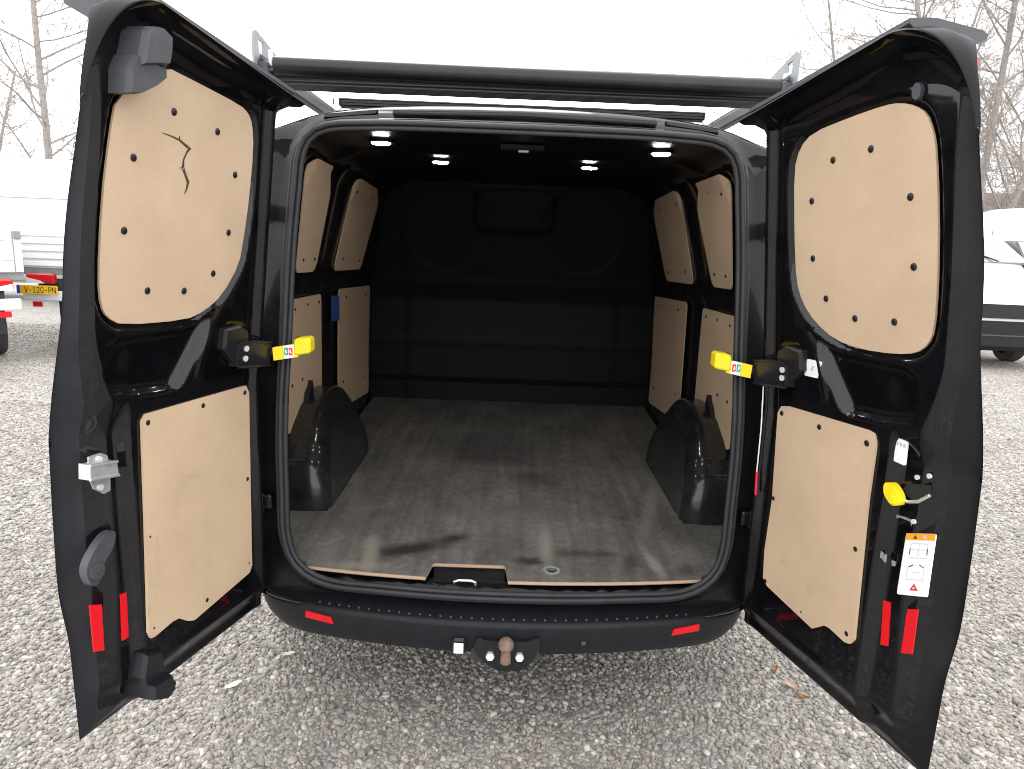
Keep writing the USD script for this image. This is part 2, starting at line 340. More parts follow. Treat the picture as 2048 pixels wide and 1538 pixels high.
def dense(h, n=140):
    f = full(h); f = np.vstack([f, f[:1]]); t = np.r_[0, np.cumsum(np.linalg.norm(np.diff(full(HALF), axis=0, append=full(HALF)[:1]), axis=1))]
    u = np.linspace(0, t[-1], n, endpoint=False)
    return np.stack([np.interp(u, t, f[:, k]) for k in (0, 1)], 1) if h is OUT else CubicSpline(t, f, bc_type='periodic')(u)
INNER, OUTER = dense(HALF), dense(OUT)
def offset_ring(d, dy):
    """the opening's outline pushed outwards by d in its own plane and dy forward"""
    t = np.roll(INNER, -1, 0) - np.roll(INNER, 1, 0); n = np.stack([-t[:, 1], t[:, 0]], 1); n /= np.linalg.norm(n, axis=1, keepdims=True)
    if (n * (INNER - [0, 1.2])).sum() < 0: n = -n
    p = INNER + n * d; return np.stack([p[:, 0], rake(p[:, 1]) + bow(p[:, 0], p[:, 1]) + dy, p[:, 1]], 1)
outer_ring = np.stack([OUTER[:, 0], rake(OUTER[:, 1]) * .9 + .075 + bow(OUTER[:, 0], OUTER[:, 1]) * .6, OUTER[:, 1]], 1)
e = offset_ring(.034, .03)
topw = smoothstep((INNER[:, 1] - 1.86) / .07)
def mixr(t, dy=0):
    """between the channel round the opening and the body's outline: the pillars face straight back, the header slopes up and forward"""
    r = e * (1 - t) + outer_ring * t; flat = e[:, 1] + .012 * t; r[:, 1] = np.where(True, flat * (1 - topw) + r[:, 1] * topw, 0) + dy * topw; return r
def jamb(d, dy):
    r = offset_ring(d, dy); r[:, 2] -= .055 * smoothstep((.64 - INNER[:, 1]) / .07); return r
rings = np.stack([jamb(.05, .17), jamb(.012, .09), jamb(-.012, .035), offset_ring(-.012, .012), offset_ring(-.003, .004), offset_ring(.012, .008), offset_ring(.020, .022), e,
                  mixr(.18, .002), mixr(.45, -.006), mixr(.8, -.008), mixr(.95, -.002), outer_ring])
frame = grid(rings, True)
fc = frame.triangles_center; hd = (fc[:, 2] > 1.87) & (np.arange(len(frame.faces)) % (len(frame.faces) // 2) >= 0) & (np.hypot(fc[:, 0], 0) >= 0)
ring_of = np.repeat(np.tile(np.repeat(np.arange(len(rings) - 1), len(INNER)), 2), 1); hd &= ring_of >= 6
obj('rear_frame', tm(frame.vertices, frame.faces[~hd]), 'frame_paint', van, smooth=50)
obj('header_panel', tm(frame.vertices, frame.faces[hd]), 'black_paint', van, smooth=50)
s1 = tube(offset_ring(.003, -.001), .0085, 10, closed=True); s3 = tube(offset_ring(-.012, .006), .008, 8, closed=True); s2 = tube(offset_ring(.018, .013) + np.stack([0 * topw, .01 * topw, 0 * topw], 1), .0055 * (1 - topw) + .001, 8, closed=True)
obj('weather_seal', cat([s1, s2, s3]), 'dusty_seal', van, smooth=True)
# outer skin: sides, roof, bonnet
YS = [(.08, 1., 1.), (.35, 1., 1.004), (1.2, 1., 1.008), (2.4, 1., 1.01), (3.3, 1., 1.0), (3.7, .99, .87), (4.1, .98, .70), (4.6, .94, .60), (4.92, .86, .50)]
secs = []
for y, w, h in YS:
    p = OUTER.copy(); z = p[:, 1]; p = np.stack([p[:, 0] * w, np.full(len(p), y), np.where(z > .62, .62 + (z - .62) * (h * 2.018 - .62) / (2.018 - .62), z)], 1); secs.append(p)
secs[0] = outer_ring.copy(); secs[0][:, 1] += .002
shell = grid(np.array(secs), True); nose = secs[-1]; cap = tm(np.vstack([nose, nose.mean(0)]), [(i, (i + 1) % len(nose), len(nose)) for i in range(len(nose))])
body = obj('body_shell', cat([shell, cap]), 'black_paint', van, smooth=35)
for s in (-1, 1):
    lampc = [(s * .93, .085, .86), (s * .99, .10, .86), (s * .90, .10, 1.42), (s * .945, .12, 1.42), (s * .90, .2, .86), (s * 1.004, .30, .86), (s * .88, .2, 1.42), (s * .957, .30, 1.42)]
    obj('tail_lamp', hull(lampc), 'lamp_red', body)
def wheel(parent, c, r=.33, w=.21, axis=0, rimmat='rim', s=1):
    a = np.linspace(0, 2 * np.pi, 28, endpoint=False); prof = [(r * .62, -.5), (r * .93, -.5), (r, -.36), (r, .36), (r * .93, .5), (r * .62, .5)]
    V = np.array([[(h * w, rr * math.cos(t), rr * math.sin(t)) for t in a] for rr, h in prof]); V = V + np.array(c)
    ty = obj('wheel', grid(V, True), 'tyre', parent, smooth=35)
    V2 = np.array([[(s * h * w, rr * math.cos(t), rr * math.sin(t)) for t in a] for rr, h in [(r * .63, .48), (r * .58, .42), (r * .3, .36), (.001, .40)]]) + np.array(c)
    obj('rim', grid(V2, True), rimmat, ty, smooth=35)
for s in (-1, 1):
    for y in (.95, 3.85): wheel(van, (s * .86, y, .33), s=s)
# header: drip slot and raised lands over the opening
def on_header(x, z, dy=0.): return (x, float(rake(z) * .9 + bow(x, z) * .6) + dy, z)
sl = [[on_header(x, 2.0130 - .018 * abs(x), .026), on_header(x, 2.0060 - .018 * abs(x), .020)] for x in np.linspace(-.39, .41, 24)]
slot = cat([tube([a[0] for a in sl], .004, 6), tube([a[1] for a in sl], .006, 6)])
obj('header_channel', slot, 'dark_gap', van, smooth=True)
for s in (-1, 1):
    L = [on_header(s * x, z, .028) for x, z in ((.44, 2.010), (.60, 1.993), (.605, 1.982), (.445, 1.999))]
    obj('roof_gutter_cap', hull([np.array(p) + [0, d, 0] for p in L for d in (0, .05)]), 'black_paint', van)
# hinges on the pillars
for s in (-1, 1):
    for z in (.78, 1.70):
        y = float(rake(z)); obj('hinge', cat([cbox((s * .775, y - .004, z), (.03, .03, .05), .006), cyl((s * .79, y - .012, z - .03), (s * .79, y - .012, z + .03), .007)]), 'black_paint', van, smooth=30)

# ------------------------------------------------------------------ the van: load bay
def fz(y): return .552 + .016 * np.asarray(y, float)
XW = [(.42, .90), (.9, .905), (1.36, .895), (1.46, .868), (1.88, .772), (1.94, .70)]
def xw(z): return np.interp(z, [a for a, _ in XW], [b for _, b in XW])
BH = lambda z: np.where(np.asarray(z) < 1.25, 2.42, 2.42 - (np.asarray(z) - 1.25) * .36)
for s in (-1, 1):
    zz = np.linspace(.45, 1.94, 34); yy = np.linspace(.20, 2.44, 40); Y, Z = np.meshgrid(yy, zz)
    dent = np.zeros_like(Y)
    for y0 in (.47, 1.02, 1.30, 2.12): dent += .016 * np.exp(-((Y - y0 + (Z > 1.46) * .06) / .05) ** 2)
    dent += .026 * smoothstep(1 - np.abs(Z - 1.418) / .05)
    X = s * (xw(Z) + .012 - dent); V = np.stack([X, Y, Z], -1)
    w = grid(V); w = w if s < 0 else flip(w)
    side = obj('side_wall', w, 'black_interior_paint', van, smooth=40, label='left inner side wall' if s < 0 else 'right inner side wall')
    def lining(poly, r, off=.004):
        p = round_poly(poly, r); m = extrude(p, .004)
        def f(v): return np.stack([s * (xw(v[:, 1]) - off - v[:, 2]), v[:, 0], v[:, 1]], 1)
        m = m.subdivide_to_size(.12) if hasattr(m, 'subdivide_to_size') else m
        return outward(tm(f(np.array(m.vertices)), np.array(m.faces)))
    def studs(pts):
        for y, z in pts:
            c = np.array([s * (xw(z) - .008), y, z]); obj('fastener', cyl(c, c - [s * .004, 0, 0], .008, 10, .005), 'black_plastic', side, smooth=40)
    obj('lining_panel', lining([(.50, .97), (.60, .83), (.66, .83), (1.13 if s < 0 else 1.17, .80), (1.10 if s < 0 else 1.13, 1.365), (.56, 1.375)], .03), 'hardboard_scuffed', side)
    obj('lining_panel', lining([(1.45, .73), (2.22, .66), (2.24, 1.335), (1.43, 1.365)], .03), 'hardboard_scuffed', side)
    obj('lining_panel', lining([(.62, 1.48), (.90, 1.475), (.88 if s < 0 else .98, 1.80), (.78 if s < 0 else .90, 1.90), (.46, 1.905)], .05), 'hardboard', side)
    obj('lining_panel', lining([(1.22, 1.465), (1.84, 1.45), (1.93, 1.82), (1.82, 1.885), (1.25, 1.90)], .05), 'hardboard', side)
    studs([(.70, 1.33), (.88, 1.335), (1.06, 1.33), (.80, 1.02), (.66, 1.02), (1.6, 1.31), (2.1, 1.29), (1.55, .86), (2.1, .78), (.6, 1.84), (.78, 1.86), (.68, 1.53), (.84, 1.53), (1.35, 1.84), (1.75, 1.83), (1.35, 1.52), (1.75, 1.50)])
    hook = [(.80, .90), (.90, .90), (.90, .965), (.885, 1.0), (.87, .975), (.83, .955)]
    hm = extrude(hook, .02); obj('tie_bracket', outward(tm(np.stack([s * (xw(hm.vertices[:, 1]) - .010 - hm.vertices[:, 2]), hm.vertices[:, 0], hm.vertices[:, 1]], 1), hm.faces)), 'black_plastic', side)
    if s < 0:
        tp = extrude([(1.25, 1.22), (1.40, 1.21), (1.40, 1.335), (1.25, 1.345)], .002); obj('tape_patch', outward(tm(np.stack([s * (.878 - tp.vertices[:, 2]), tp.vertices[:, 0], tp.vertices[:, 1]], 1), tp.faces)), 'blue_tape', side)
    # wheel arch: a low bulb behind, the wheel's dome in front, inner face stepping back towards the wall
    yk = [.462, .464, .472, .490, .520, .560, .585, .630, .660, .715, .755, .84, .95, 1.06, 1.15, 1.22, 1.27, 1.30, 1.31]
    fk = [0, .18, .33, .44, .53, .57, .665, .705, .785, .825, .90, .96, 1., 1., .95, .80, .52, .20, 0]
    tk = np.r_[0, np.cumsum(np.hypot(np.diff(yk), np.diff(fk) * .4))]; tq = np.linspace(0, tk[-1], 70)
    yv0, f0 = np.interp(tq, tk, yk), np.interp(tq, tk, fk); ker = np.ones(5) / 5; f0 = np.convolve(np.pad(f0, 2, 'edge'), ker, 'valid'); f0[0] = f0[-1] = 0
    rows = []
    for wv in np.r_[-1, 0, .01, .03, .07, .13, .21, .33, .5, .75, 1.1]:
        sc = .03 if wv < 0 else 1 - .17 * (1 - min(wv / .36, 1)) ** 2.2; wv = max(wv, 0)
        zv = .545 + .398 * f0 * sc; yv = .89 + (yv0 - .89) * (1 - .13 * (1 - min(wv / .34, 1)) ** 2)
        step = .06 * smoothstep((zv - .64) / .30) * (1 - wv) + .012 * (1 - wv) * smoothstep((zv - .56) / .2)
        rows.append(np.stack([s * (.70 + .21 * wv + step), yv, zv], 1))
    a = grid(np.array(rows)); a = a if s > 0 else flip(a)
    obj('wheel_arch', a, 'arch_paint', van, smooth=45)
# bulkhead with pressed swages
xx, zz = np.linspace(-.97, .97, 120), np.linspace(.45, 1.97, 100); X, Z = np.meshgrid(xx, zz)
R1 = sdf(round_poly([(-.245, 1.69), (.235, 1.69), (.235, 1.935), (-.245, 1.935)], .06), X, Z)
d = -.018 * smoothstep((R1 + .012) / .024) - .02 * np.exp(-((R1 + .03) / .012) ** 2) * 0
for cx in (-.42, .42):
    rr = np.hypot(X - cx, Z - 1.70); d += .006 * smoothstep((.27 - rr) / .03) * (Z > 1.42)
d += -.006 * np.exp(-((Z - .98) / .03) ** 2) - .03 * smoothstep((.74 - Z) / .03) - .006 * np.exp(-((Z - 1.36) / .03) ** 2)
d += .006 * smoothstep((np.abs(X) - .66) / .05)
b = grid(np.stack([X, BH(Z) + d, Z], -1)); obj('bulkhead', b, 'bulkhead_grey', van, smooth=35)
# roof lining with bows
xx, yy = np.linspace(-.78, .78, 40), np.linspace(.13, 2.42, 60); X, Y = np.meshgrid(xx, yy)
Zc = 1.966 - .05 * smoothstep((np.abs(X) - .60) / .16) - .012 * (np.exp(-((Y - .70) / .05) ** 2) + np.exp(-((Y - 1.35) / .05) ** 2))
ceil = obj('roof_lining', flip(grid(np.stack([X, Y, Zc], -1))), 'roof_steel', van, smooth=40)
for x, y in ((-.49, .44), (.50, .44), (-.335, .99), (.305, .99)):
    z = 1.960
    obj('lamp_bezel', cyl((x, y, z + .006), (x, y, z - .004), .047, 24), 'black_plastic', van, smooth=30)
    obj('ceiling_lamp', cyl((x, y, z - .0045), (x, y, z - .009), .034, 24, .030), 'led', van, smooth=30)
unit = obj('roof_latch_unit', cbox((.008, .40, 1.953), (.15, .07, .022), .007), 'black_plastic', van)
obj('switch_cap', cbox((.012, .385, 1.9395), (.035, .03, .006), .002), 'white_sticker', unit)
# floor board with a cut-out for the latch
def fy(x): return .026 + bow(x, .55) * 1.0
front = [(x, float(fy(x))) for x in np.linspace(-.660, .660, 41)]
front = [p for p in front if not (-.262 < p[0] < .018)]
L = [p for p in front if p[0] < -.2]; Rr = [p for p in front if p[0] > 0]
outline = L + [(-.258, float(fy(-.258))), (-.246, .056), (-.238, .062), (-.006, .062), (.002, .056), (.012, float(fy(.012)))] + Rr + [(.668, .04), (.735, .065), (.885, .12), (.885, .46), (.71, .47), (.70, .60), (.70, 1.30), (.885, 1.37), (.90, 2.41),
      (-.90, 2.41), (-.885, 1.37), (-.70, 1.30), (-.70, .60), (-.71, .47), (-.885, .46), (-.885, .12), (-.735, .065), (-.668, .04)]
hole = Point(.158, .035).buffer(.021, quad_segs=8)
fp = Polygon(outline).difference(hole)
fm = extrude(fp, .014)
def lift(v, dz=0.): return np.stack([v[:, 0], v[:, 1], fz(v[:, 1]) - .014 + v[:, 2] + dz], 1)
floor = obj('loading_floor', tm(lift(np.array(fm.vertices)), fm.faces), 'floor_board', van)
edge_line = [tuple(p) for p in outline[:len(L) + 6 + len(Rr)]]
ev = []
for i, (x, y) in enumerate(edge_line): ev.append([(x, y - .0015, float(fz(y)) - .0115), (x, y - .0015, float(fz(y)) - .0012)])
obj('raw_board_edge', flip(grid(np.array(ev))), 'board_edge', floor, label='tan raw edge of the floor board')
ring = Point(.158, .035).buffer(.0285, quad_segs=10).difference(Point(.158, .035).buffer(.019, quad_segs=10)); rm = extrude(ring, .003)
obj('tie_down_ring', tm(lift(np.array(rm.vertices), .0142), rm.faces), 'tape_residue', floor)
dm = extrude(Point(.158, .035).buffer(.0185, quad_segs=10), .002); obj('drain_hole', tm(lift(np.array(dm.vertices), .002), dm.faces), 'dark_gap', floor)
# painted sill below the board, latch well and striker
pr = [(.06, .520), (.012, .524), (.004, .518), (-.004, .507), (-.010, .500)]
xs = np.linspace(-.66, .66, 90); rng2 = np.random.default_rng(3)
rag = np.convolve(rng2.normal(0, .004, 90), [.25, .5, .25], 'same')
sv = np.array([[(x, float(bow(x, .52)) * .95 + y + .02 + (rag[k] if j == 1 else 0), z + (rag[k] * 1.2 if j in (1, 2) else 0)) for k, x in enumerate(xs)] for j, (y, z) in enumerate(pr)])
obj('sill', flip(grid(sv)), 'frame_paint', van, smooth=True)
well = cat([cbox((-.12, .02, .505), (.245, .11, .006), .002), cbox((-.12, .070, .525), (.245, .006, .05), .002)])
obj('latch_well', well, 'black_interior_paint', van)
lw = [(-.20, -.045), (-.05, -.045), (-.07, .0), (-.18, .0)]
obj('latch_striker', cat([tube([(-.165, -.02, .512), (-.165, -.022, .530), (-.150, -.024, .536), (-.110, -.024, .536), (-.095, -.022, .530), (-.095, -.02, .512)], .0045, 8), cbox((-.13, -.01, .510), (.11, .045, .004), .001)]), 'zinc', van, smooth=35)

# bumper
BP = [(0, -.140), (.17, -.135), (.33, -.119), (.50, -.092), (.63, -.063), (.72, -.030), (.79, .022), (.84, .092), (.875, .19), (.925, .35), (.965, .55), (.985, .72)]
bp = np.array(BP); bsp = CubicSpline(np.r_[0, np.cumsum(np.linalg.norm(np.diff(bp, axis=0), axis=1))], bp); tt = np.linspace(0, bsp.x[-1], 60); hp = bsp(tt)
plan = np.vstack([(hp * [-1, 1])[1:][::-1], hp]); tn = np.gradient(plan, axis=0); nn = np.stack([tn[:, 1], -tn[:, 0]], 1); nn /= np.linalg.norm(nn, axis=1, keepdims=True)
if nn[len(nn) // 2, 1] > 0: nn = -nn
prof = [(-.20, .462), (-.11, .462), (-.012, .454), (-.004, .4515), (.002, .444), (.003, .434), (-.004, .40), (-.016, .36), (-.040, .325), (-.075, .303), (-.12, .292), (-.20, .285)]
bv = np.array([[(p[0] + n_[0] * o, p[1] + n_[1] * o, z) for p, n_ in zip(plan, nn)] for o, z in prof])
bumper = obj('rear_bumper', flip(grid(bv)) if True else None, 'bumper_plastic', van, smooth=50)
def on_bumper(x, z, o=0.):
    y = float(np.interp(abs(x), hp[:, 0], hp[:, 1])); k = int(np.argmin(np.abs(plan[:, 0] - x))); q = float(np.interp(-z, [-a for _, a in prof[4:]], [b for b, _ in prof[4:]])) + o
    return np.array([x + nn[k, 0] * q, y + nn[k, 1] * q, z])
for s in (-1, 1):
    q = []
    for x, z in ((.640, .432), (.645, .405), (.555, .422), (.550, .396)) : q += [on_bumper(s * x, z, .004), on_bumper(s * x, z, -.015)]
    obj('bumper_reflector', hull(q), 'reflector_red', bumper, label=('left' if s < 0 else 'right') + ' red bumper reflector')
dots = []
for x in np.linspace(-.60, .60, 37):
    y = float(np.interp(abs(x), hp[:, 0], hp[:, 1])); dots.append(cyl((x, y + .022, .4545), (x, y + .022, .4585), .0042, 8, .003))
dd = obj('tread_stud', cat(dots), 'grey_plastic', bumper, kind='stuff', smooth=40)
for s in (-1, 1):      # gloss scuff strip at the bumper corners
    pts = [on_bumper(s * x, .4545, .001) for x in np.linspace(.66, .868, 16)]
    obj('corner_trim', tube(pts, .002 + .011 * smoothstep(np.linspace(0, 1, 16)), 10), 'gloss_trim', bumper, smooth=True)
obj('tow_eye_cover', cyl(on_bumper(.26, .385, .002), on_bumper(.26, .385, .006), .008, 12), 'grey_plastic', bumper)
# tow bar: plate, two bolts and a rusty ball
tow = part_group('tow_bar', van)
pl = chaikin([(-.092, .405), (-.070, .415), (-.06, .404), (.085, .404), (.10, .42), (.115, .418), (.112, .37), (.085, .325), (.05, .300), (-.02, .300), (-.06, .33), (-.09, .36)], 2)
pm = extrude(pl, .02); obj('tow_plate', outward(tm(np.stack([pm.vertices[:, 0] + .004, -.135 - pm.vertices[:, 2], pm.vertices[:, 1] - .004], 1), pm.faces)), 'black_plastic', tow)
obj('tow_beam', cbox((.01, .02, .335), (.22, .28, .07), .01), 'chassis_dark', tow)
for x in (-.037, .056): obj('bolt_head', cyl((x, -.154, .352), (x, -.168, .352), .0135, 6), 'bolt_steel', tow)
ball = trimesh.creation.uv_sphere(.0245, count=[18, 24]); ball.apply_translation((.012, -.172, .400)); 
obj('tow_ball', cat([ball, cyl((.012, -.170, .385), (.012, -.160, .335), .014, 16, .018)]), 'rust', tow, smooth=50)
obj('spacer_tag', cbox((-.137, -.155, .372), (.030, .006, .034), .001), 'white_sticker', tow)
obj('tow_socket', cbox((-.137, -.10, .375), (.045, .10, .05), .008), 'black_plastic', tow)

# ------------------------------------------------------------------ rear doors: outlines in metres on each door's plane, (s, z): s runs from the hinge to the free edge
TRACE = {
    'L_up': [(0.453, 1.994), (0.326, 1.979), (0.173, 1.959), (0.136, 1.945), (0.116, 1.918), (0.106, 1.854), (0.113, 1.719), (0.128, 1.608), (0.142, 1.539), (0.206, 1.458), (0.273, 1.419), (0.347, 1.401), (0.55, 1.408), (0.592, 1.43), (0.609, 1.457), (0.616, 1.515), (0.609, 1.686), (0.591, 1.821), (0.574, 1.905)],
    'R_up': [(0.494, 1.967), (0.536, 1.955), (0.568, 1.934), (0.587, 1.897), (0.598, 1.856), (0.615, 1.722), (0.625, 1.585), (0.625, 1.475), (0.611, 1.44), (0.581, 1.416), (0.521, 1.404), (0.41, 1.399), (0.32, 1.41), (0.241, 1.447), (0.187, 1.496), (0.158, 1.556), (0.146, 1.68), (0.138, 1.853), (0.16, 1.909), (0.209, 1.941), (0.342, 1.959), (0.451, 1.969)],
    'L_lo': [(0.497, 1.165), (0.485, 1.18), (0.123, 1.18), (0.092, 1.179), (0.08, 1.155), (0.089, 0.88), (0.097, 0.6), (0.111, 0.581), (0.359, 0.553), (0.384, 0.564), (0.416, 0.59), (0.438, 0.593), (0.502, 0.585), (0.517, 0.587), (0.524, 0.608), (0.509, 0.897)],
    'R_lo': [(0.119, 1.182), (0.149, 1.189), (0.461, 1.201), (0.482, 1.197), (0.489, 1.176), (0.49, 1.026), (0.501, 0.826), (0.511, 0.648), (0.499, 0.629), (0.481, 0.624), (0.423, 0.631), (0.404, 0.628), (0.36, 0.593), (0.15, 0.616), (0.127, 0.633), (0.119, 0.721), (0.126, 0.889), (0.106, 1.159)],
    'L_us': [(0.409, 1.9), (0.256, 1.879), (0.527, 1.783), (0.179, 1.78), (0.55, 1.623), (0.194, 1.627), (0.248, 1.518), (0.477, 1.484), (0.355, 1.477)],
    'L_ls': [(0.479, 1.156), (0.281, 1.157), (0.1, 1.158), (0.103, 0.888), (0.305, 0.587)],
    'L_lss': [(0.497, 0.861), (0.505, 0.61), (0.112, 0.614)],
    'R_us': [(0.415, 1.878), (0.289, 1.865), (0.214, 1.768), (0.539, 1.763), (0.225, 1.618), (0.56, 1.61), (0.281, 1.515), (0.388, 1.474), (0.514, 1.48)],
    'R_ls': [(0.125, 1.161), (0.287, 1.162), (0.461, 1.166), (0.132, 0.896), (0.473, 0.885), (0.14, 0.628), (0.484, 0.65)],
    'R_lss': [(0.309, 0.616)],
    'crack': [(0.444, 1.848), (0.417, 1.845), (0.389, 1.84), (0.365, 1.829), (0.353, 1.825), (0.363, 1.815), (0.373, 1.796), (0.374, 1.778), (0.365, 1.762), (0.355, 1.745), (0.36, 1.726), (0.366, 1.716)],
    'L_V': [(0.153, 1.504), (0.375, 1.28), (0.336, 1.233), (0.296, 1.253), (0.285, 1.328), (0.251, 1.413)],
    'R_V': [(0.184, 1.503), (0.448, 1.289), (0.354, 1.254), (0.335, 1.338), (0.321, 1.343), (0.392, 1.229), (0.535, 1.296)],
    'L_house': [(0.613, 2.033), (0.594, 2.043), (0.548, 2.054), (0.511, 2.037), (0.51, 2.007), (0.517, 1.961), (0.544, 1.935), (0.604, 1.903), (0.646, 1.901), (0.643, 1.956)],
    'L_striker': [(0.642, 1.07), (0.625, 1.108), (0.584, 1.101), (0.56, 1.086), (0.568, 0.999), (0.593, 1.008), (0.632, 1.04), (0.665, 1.069), (0.663, 1.092)],
    'L_lever': [(0.577, 0.908), (0.602, 0.913), (0.632, 0.896), (0.666, 0.861), (0.673, 0.832), (0.656, 0.792), (0.629, 0.805), (0.623, 0.841), (0.591, 0.866)],
    'L_red1': [(0.656, 0.747), (0.622, 0.731), (0.626, 0.611), (0.655, 0.623)],
    'L_red2': [(0.567, 0.73), (0.548, 0.726), (0.552, 0.604), (0.573, 0.605)],
    'L_bot': [(0.562, 0.572), (0.488, 0.541), (0.485, 0.466), (0.478, 0.423), (0.516, 0.412), (0.612, 0.466), (0.641, 0.579)],
    'R_bump': [(0.553, 1.979)],
    'R_lab1': [(0.225, 1.343), (0.284, 1.344), (0.268, 1.296), (0.215, 1.294)],
    'R_lab2': [(0.531, 1.204), (0.572, 1.202), (0.569, 1.141), (0.527, 1.143)],
    'R_yel': [(0.529, 1.086), (0.544, 1.09), (0.567, 1.074), (0.578, 1.055), (0.572, 1.04), (0.555, 1.038), (0.533, 1.055), (0.527, 1.072)],
    'R_latch': [(0.547, 1.064), (0.571, 1.054), (0.606, 1.067), (0.643, 1.093), (0.635, 1.121), (0.563, 1.096)],
    'R_warn': [(0.585, 0.974), (0.665, 1.006), (0.669, 0.849), (0.585, 0.813)],
    'R_red1': [(0.549, 0.777), (0.571, 0.783), (0.584, 0.67), (0.561, 0.66)],
    'R_red2': [(0.621, 0.792), (0.65, 0.807), (0.654, 0.691), (0.623, 0.675)],
    'R_tape1': [(0.497, 0.896), (0.519, 0.905), (0.552, 0.904), (0.552, 0.884)],
    'R_tape2': [(0.52, 1.008), (0.594, 1.011), (0.59, 0.993), (0.53, 0.981)],
    'L_strapbolt': [(0.143, 1.301), (0.145, 1.272)],
    'R_strapbolt': [(0.161, 1.3), (0.16, 1.276)],
    'L_box': [(0.224, 1.364), (0.125, 1.361), (0.074, 1.318), (0.023, 1.304), (0.015, 1.229), (0.16, 1.248), (0.22, 1.307)],
    'R_box': [(0.035, 1.304), (0.142, 1.333), (0.228, 1.369), (0.26, 1.346), (0.231, 1.292), (0.211, 1.263), (0.049, 1.236)],
    'R_rod': [(0.055, 1.234), (0.052, 0.961), (0.061, 0.882)],
}
DOOR_ANGLE = math.radians(106)
class Door:
    def __init__(s, side, smax):
        s.side, s.sm = side, smax; s.h = np.array([side * .78, 0, 0])
        s.d = np.array([-side * math.cos(DOOR_ANGLE), -math.sin(DOOR_ANGLE), 0]); s.n = np.array([-side * math.sin(DOOR_ANGLE), math.cos(DOOR_ANGLE), 0])
    def w(s, p, lean=True):
        """(s, n, z) of the door -> world; n points out of its inner face"""
        p = np.asarray(p, float); n = p[..., 1] + (rake(p[..., 2]) if lean else 0)
        o = s.h + p[..., :1] * s.d + n[..., None] * s.n; o[..., 2] += p[..., 2]; return o
    def mesh(s, m, lean=True): 
        f = np.asarray(m.faces); f = f if s.side < 0 else f[:, ::-1]; o = tm(s.w(m.vertices, lean), f); return outward(o) if o.is_watertight else o
    def sheet(s, poly, n0, n1, r=0., lean=True):
        m = extrude(round_poly(poly, r) if r else poly, n1 - n0); v = np.array(m.vertices)
        o = tm(s.w(np.stack([v[:, 0], n0 + v[:, 2], v[:, 1]], 1), lean), m.faces); return outward(o)
    def block(s, base, n0, n1, k=.8, r=0.):
        b = np.asarray(base, float); c = b.mean(0); t = c + (b - c) * k
        mid = c + (b - c) * (1 - (1 - k) * .25)
        return outward(hull(s.w(np.array([(x, n0, z) for x, z in b] + [(x, n0 + (n1 - n0) * .8, z) for x, z in mid] + [(x, n1, z) for x, z in t]))))
    def tube(s, pts, r, n=8): return tube(s.w(pts), r, n)
T_Z = [.37, .66, .73, .80, 1.0, 1.2, 1.30, 1.40, 1.46, 1.60, 1.70, 1.80, 1.90, 2.0]
T_N = [.085, .088, .105, .108, .100, .088, .075, .058, .050, .048, .040, .026, .012, .004]      # how far the free edge lies behind the inner face
def skin(z): return sum(np.interp(np.asarray(z) + k, T_Z, T_N) for k in (-.045, -.03, -.015, 0, .015, .03, .045)) / 7
SC = .50      # from here to the free edge the top corner rounds down
def corner(s, sm): return np.maximum(1 - np.clip((np.asarray(s, float) - SC) / (sm - .012 - SC), 0, 1) ** 2.6, 0) ** (1 / 2.6)
def lip_top(s, sm): return 1.872 + (2.0 + .19 * np.clip(s, -.05, SC + .02) - 1.872) * corner(s, sm)
def lip_out(s, sm): return .068 + .090 * corner(s, sm) ** 1.05
def in_top(s, sm): return 1.860 + (1.965 + .055 * np.clip(s, 0, .6) - 1.860) * corner(s, sm)
def free_edge(z, sm): return sm - .012 * smoothstep((np.asarray(z) - 1.5) / .4)
def smooth_poly(p, n=2): return chaikin(p, n)
